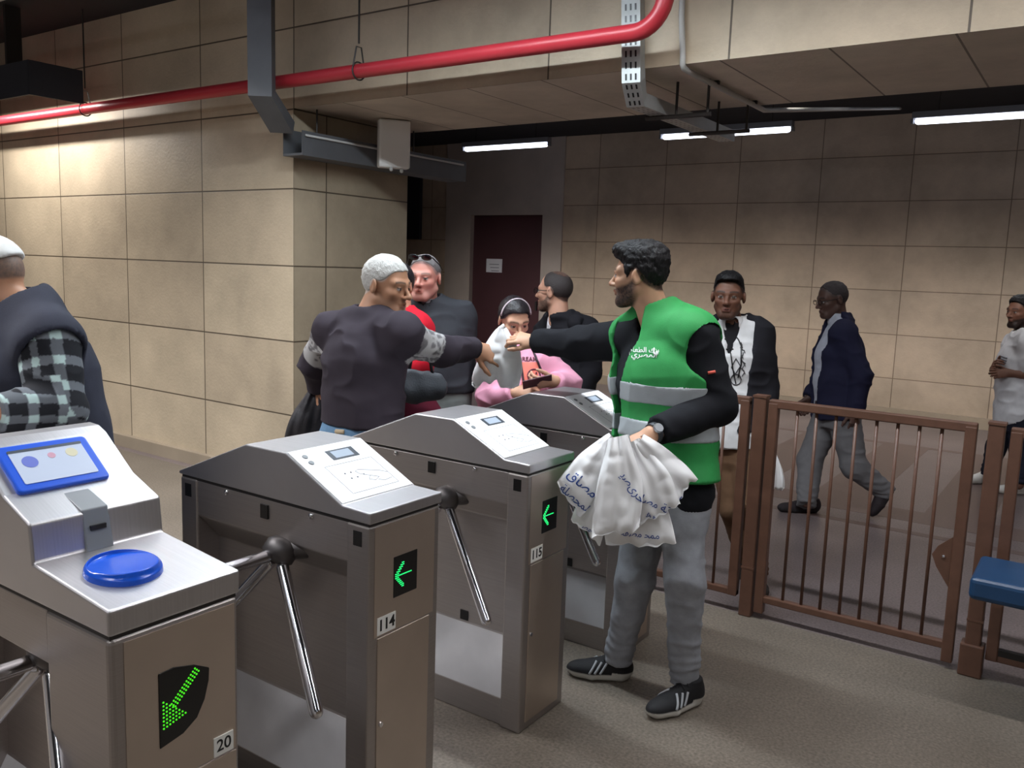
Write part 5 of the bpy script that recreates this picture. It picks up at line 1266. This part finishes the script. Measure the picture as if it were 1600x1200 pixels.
draw('cord', tree, [[(1128, 527), (1126, 545)], [(1132, 530), (1141, 537), (1150, 528)], [(1140, 536), (1139, 548)], [(1134, 546), (1146, 546)], [(1152, 528), (1158, 540), (1158, 570), (1153, 590)], [(1141, 545), (1145, 575), (1150, 600)]], 0.0035, M_black, wsh, B.org, 0.004)
draw('circle_print', tree, [[(1150+8*math.cos(a), 593+8.5*math.sin(a)) for a in np.linspace(0, 6.283, 20)], [(1143, 574), (1150, 560), (1157, 572), (1149, 584), (1143, 574)], [(1137, 588), (1140, 589)], [(1137, 594), (1140, 594)], [(1138, 600), (1141, 598)]]+[[(1159+random.uniform(-3, 4), y), (1162+random.uniform(-3, 3), y+5)] for y in range(535, 586, 4)], 0.0025, M_pr, wsh, B.org, 0.003)
B.trousers('trousers', cloth('brown_cotton', (102, 76, 56)), (0.092, 0.072, 0.056), e=-0.004, fold=0.005, waist=0.0)
for s in 'LR':
    a = J['an'+s].copy(); a[2] = 0; fw = cdir(-0.15, 0, -1); fw = nrm((fw[0], fw[1], 0)); B.shoe(a-fw*0.08, a+fw*0.2, M_shoe, solec=(40, 36, 34), upc=(40, 32, 28))
tp3, bl3, br3 = P(1206, 704, 4.52), P(1198, 764, 4.52), P(1224, 764, 4.53); org = (tp3+bl3+br3)/3
o = npmesh('plastic_bag', bagmesh(tp3, bl3, br3, 0.035, 3, 0.006, 3.3, 0.3, 0.25), M_bag, None, None, org); o.location = org; tag(o, 'small white plastic bag hanging from the young man\'s hand behind the railing', 'plastic bag')

# ============================================================ striding man in the navy blazer
D0 = 6.05
J = dict(neck=P(1312, 497, D0), shL=P(1318, 524, D0-0.17), shR=P(1304, 522, D0+0.17), elL=P(1346, 588, D0-0.24), wrL=P(1337, 642, D0-0.22), elR=P(1290, 588, D0+0.26), wrR=P(1264, 622, D0+0.2),
         hipL=P(1316, 640, D0-0.09), hipR=P(1298, 640, D0+0.09), knL=P(1334, 728, D0-0.10), knR=P(1266, 718, D0+0.09), anL=P(1384, 768, D0-0.08), anR=onZ(1260, 786, 0.09))
front = cdir(-1, 0, -0.12)
B = Body(J, front, ((0.160, 0.118), (0.160, 0.135), (0.165, 0.130), (0.13, 0.09)), (J['anR'][0], J['anR'][1], 0), 'man in a navy blazer and grey trousers striding left beyond the railing')
hd = Head(P(1300, 468, D0), cdir(-0.92, -0.22, -0.14), cdir(-0.2, 1, 0), 1.08)
B.make(hd, dict(lipk=1.2), dict(skin=(86, 62, 54), lip=(86, 58, 54), stub=(60, 46, 42), stubw=0.3, brow=(40, 34, 34), hairc=(74, 62, 58), hairw=0.8), dict(L=hand(J['wrL'], cdir(0.0, -1, 0), cdir(0.2, 0, -0.95), cdir(-1, 0, 0), 1, (0.5, 0.7, 0.5)), R=hand(J['wrR'], cdir(-0.4, -0.9, 0), cdir(0, 0, 1), cdir(-1, 0, 0), 1, (0.5, 0.7, 0.5))), h=0.0055)
B.part('hair', hd.hair(0.003, [-0.055, -0.05, -0.02, 0.025, 0.03, 0.04, 0.07, 0.09, 0.105, 0.12], 0.002), mat('grizzled_hair', (50, 42, 42), 0.7, bump=0.4, bscale=200))
bm = bmesh.new()
for s in (-1, 1):
    tube(bm, [Vector(hd.w(s*0.033+0.020*math.cos(a), 0.103, 0.001+0.016*math.sin(a))-B.org) for a in np.linspace(0, 6.283, 18)], 0.0022, 6, False)
    tube(bm, [Vector(hd.w(s*0.053, 0.102, 0.006)-B.org), Vector(hd.w(s*0.078, 0.04, 0.006)-B.org), Vector(hd.w(s*0.086, -0.01, 0.008)-B.org)], 0.0022, 6)
obj('glasses', bm, M_glass, B.root, True)
M_lsh = cloth('pale_blue_shirt', (176, 178, 190))
B.top('shirt', M_lsh, 0.014, (0.055, 0.05, 0.036), hem=0.03, fold=0.005, h=0.009, seed=15, neckr=0.060)
cl = cap(J['neck']-upv*0.02, J['neck']+upv*0.04, 0.080, 0.068)
B.part('shirt_collar', snet(cut(cl, half(J['neck']+upv*0.035, upv), lambda p: -cap(J['neck']-upv*0.05, J['neck']+upv*0.2, 0.060)(p)), J['neck']-0.15, J['neck']+0.15, 0.007), M_lsh)
def bopen(p):
    q = p-B.hip; s_ = q@B.sside; fr = q@B.front; hz = q@upv; return np.maximum(np.abs(s_)-(0.070+0.04*np.clip(hz/0.5, 0, 1)), 0.02-fr)
nav = cloth('navy_wool', (30, 30, 52))
B.top('blazer', nav, 0.036, (0.080, 0.072, 0.056), hem=-0.075, fold=0.009, h=0.009, seed=16, minus=(bopen,), neckr=0.076)
bm = bmesh.new(); ring(bm, (0, 0, 0), (0, 0, 1), 1, 0.018, 0.05, 32); bmesh.ops.transform(bm, matrix=frame(B.hip+upv*0.045-B.org, B.hside*0.166, B.front*0.143, upv), verts=bm.verts[:]); obj('belt', bm, M_black, B.root)
B.trousers('trousers', cloth('grey_wool', (108, 106, 108)), (0.112, 0.086, 0.066), fold=0.007, waist=0.05)
B.shoe(onZ(1282, 800, 0), onZ(1212, 799, 0), M_shoe, solec=(28, 22, 24), upc=(34, 24, 28))
B.shoe(P(1398, 764, D0-0.08), P(1366, 808, D0-0.08), M_shoe, solec=(28, 22, 24), upc=(34, 24, 28), up=cdir(-0.75, 0.5, 0))

# ============================================================ man in the white T-shirt at the right edge
D0 = 6.85
J = dict(neck=P(1598, 520, D0), shL=P(1606, 538, D0-0.16), shR=P(1586, 538, D0+0.16), elL=P(1618, 588, D0-0.24), wrL=P(1578, 583, D0-0.12), elR=P(1570, 586, D0+0.2), wrR=P(1552, 577, D0+0.02),
         hipL=P(1596, 650, D0-0.09), hipR=P(1578, 648, D0+0.09), knL=P(1594, 705, D0-0.10), knR=P(1556, 700, D0+0.08), anL=onZ(1592, 758, 0.09), anR=onZ(1544, 744, 0.09))
front = cdir(-0.92, 0, -0.38)
B = Body(J, front, ((0.165, 0.12), (0.16, 0.125), (0.172, 0.128), (0.135, 0.085)), (J['anL'][0], J['anL'][1], 0), 'bearded man in a white T-shirt, dark jeans and white sneakers at the right edge')
hd = Head(P(1594, 487, D0), cdir(-0.90, -0.05, -0.25), (0, 0, 1), 1.05)
B.make(hd, dict(chin=0.008), dict(skin=(120, 84, 68), stub=(26, 20, 20), stubw=0.93, brow=(22, 18, 18), hairc=(22, 18, 20), hairw=0.9), dict(L=hand(J['wrL'], cdir(-1, -0.1, 0.25), cdir(0.1, 0.3, -0.9), cdir(-0.2, 0.9, 0.2), 1, (0.5, 0.8, 0.6)), R=hand(J['wrR'], cdir(-0.3, 0.3, -0.5), cdir(-0.7, 0.3, 0), cdir(0, 0.9, 0), 1, (0.5, 0.8, 0.6))), h=0.0058)
B.part('hair', hd.hair(0.007, [-0.06, -0.055, -0.02, 0.03, 0.03, 0.035, 0.06, 0.075, 0.082, 0.086], 0.003, extra=[hd.E((0, 0, 0.08), (0.066, 0.085, 0.05))]), M_hairblk)
ts = B.top('t_shirt', cloth('white_jersey', (214, 213, 216)), 0.024, (0.088, 0.078, 0.07), hem=-0.07, wl={'L': -0.85, 'R': -0.85}, fold=0.010, h=0.0095, seed=18, neckr=0.062)
tree = bvh(ts); draw('chest_print', tree, [[(1563, 556), (1574, 560)], [(1563, 560), (1573, 564)], [(1564, 564), (1572, 567)]], 0.006, mat('grey_print_cloth', (130, 132, 140), 0.7), ts, B.org, 0.003)
B.trousers('jeans', cloth('dark_denim', (34, 36, 48)), (0.105, 0.074, 0.058), cuff=-0.01)
for (h_, t_) in (((1604, 772), (1556, 770)), ((1552, 752), (1508, 756))):
    B.shoe(onZ(*h_, 0), onZ(*t_, 0), M_shoe, solec=(205, 200, 192), upc=(214, 210, 204))

# ============================================================ man with the white cap at the left edge
D0 = 2.65
J = dict(neck=P(42, 484, D0), shL=P(76, 540, D0-0.10), shR=P(0, 520, D0+0.20), elL=P(88, 640, D0-0.14), wrL=P(-10, 645, D0-0.30), elR=P(-50, 620, D0+0.15), wrR=P(-90, 640, D0-0.05))
front = cdir(-0.86, 0, -0.2); hip = P(72, 745, D0+0.10); stand(J, hip, np.cross(front, (0, 0, 1)), half_w=0.09, bend=cdir(-1, 0, 0)*0.03)
B = Body(J, front, ((0.19, 0.15), (0.175, 0.15), (0.175, 0.145), (0.145, 0.10)), (hip[0], hip[1], 0), 'man in a white cap and dark vest over plaid sleeves at the left edge')
hd = Head(P(-16, 440, D0), cdir(-0.92, -0.22, 0.12), cdir(-0.1, 1, 0), 1.02)
B.make(hd, {}, dict(skin=(196, 146, 116), stub=(140, 136, 136), stubw=0.95, brow=(110, 100, 96), hairc=(96, 88, 84), hairw=0.8, hairline=[-0.012, -0.01, 0.0, 0.03, 0.012, 0.02, 0.045, 0.066, 0.078, 0.08]), dict(L=hand(J['wrL'], cdir(-1, 0.05, -0.1), cdir(0, 0.6, -0.8), cdir(-0.2, 0.8, 0.4), 1.0, (0.5, 0.7, 0.5)), R=hand(J['wrR'], cdir(-1, 0, -0.1), cdir(0, 0.6, -0.8), cdir(-0.2, 0.8, -0.4), 1.0, (0.5, 0.7, 0.5))), neck_r=0.062)
cpz = cut(infl(hd.E((0, -0.014, 0.034), (0.0755, 0.097, 0.095)), 0.010), lambda p: (0.032-hd.loc(p)[:, 2]-0.25*hd.loc(p)[:, 1])*0.9)
tag(B.part('cap', snet(cpz, hd.c-0.17, hd.c+0.17, 0.0055, folds(0.002, 12, 12, 30)), cloth('white_knit_cap', (228, 228, 226))), 'white knitted cap')
eL, sL = J['elL'], J['shL']; wLp = J['wrL']
dk, lt, md_ = col3((34, 35, 40)), col3((178, 200, 198)), col3((96, 100, 106))
def plaid(p):
    ab = eL-sL; L1 = np.linalg.norm(ab); t = ((p-sL)@ab)/L1; ab2 = wLp-eL; L2 = np.linalg.norm(ab2); t2 = ((p-eL)@ab2)/L2
    fore = (t2 > 0.02) & (t > L1-0.08); a_ = np.where(fore, L1+t2, t)
    q = np.where(fore, (p-eL)@nrm(np.cross(ab2, cdir(0, 0, 1))), (p-sL)@nrm(np.cross(ab, cdir(0, 0, 1))))
    h_ = (np.mod(a_+0.02, 0.078) < 0.028); v_ = (np.mod(q+0.115, 0.055) < 0.022)
    C = np.repeat(dk[None], len(p), 0); C[v_] = md_; C[h_] = md_*1.25; C[h_ & v_] = lt; return C
B.top('plaid_shirt', M_cloth, 0.008, (0.085, 0.080, 0.055), arms='LR', hem=0.1, fold=0.006, h=0.0046, col=plaid, seed=20)
vst = B.torso(0.045, low=0.28); ac = [cap(J['shL']-B.sside*0.10-upv*0.10, J['shL']-B.sside*0.03-upv*0.015, 0.115, 0.085), cap(J['shR']+B.sside*0.10-upv*0.10, J['shR']+B.sside*0.03-upv*0.015, 0.115, 0.085)]
def capvest(p):
    d = np.maximum(vst(p), (B.hip[2]-0.25)-p[:, 2])
    for c in ac: d = -smin(-d, c(p), 0.014)
    return -smin(-d, cap(J['neck']-upv*0.03+B.front*0.03, J['neck']+upv*0.2+B.front*0.05, 0.072, 0.085)(p), 0.012)
M_nv = cloth('dark_navy_padded_vest', (52, 54, 66))
B.part('vest', snet(capvest, *B.bb(['shL', 'shR', 'hipL', 'hipR', 'neck'], 0.34), 0.007, folds(0.008, 6, 6, 8, 21)), M_nv)
cc = cut(cap(J['neck']-upv*0.06+B.front*0.01, J['neck']+upv*0.04+B.front*0.02, 0.095, 0.084), half(J['neck']+upv*0.042, upv*0.9+B.front*0.35), lambda p: -cap(J['neck']-upv*0.1+B.front*0.02, J['neck']+upv*0.2+B.front*0.03, 0.072, 0.08)(p))
B.part('vest_collar', snet(cc, J['neck']-0.2, J['neck']+0.2, 0.007, folds(0.004, 10, 10, 10)), M_nv)
B.trousers('trousers', cloth('dark_grey_trousers', (52, 52, 58)), (0.12, 0.09, 0.07)); feet(B, M_shoe, front)
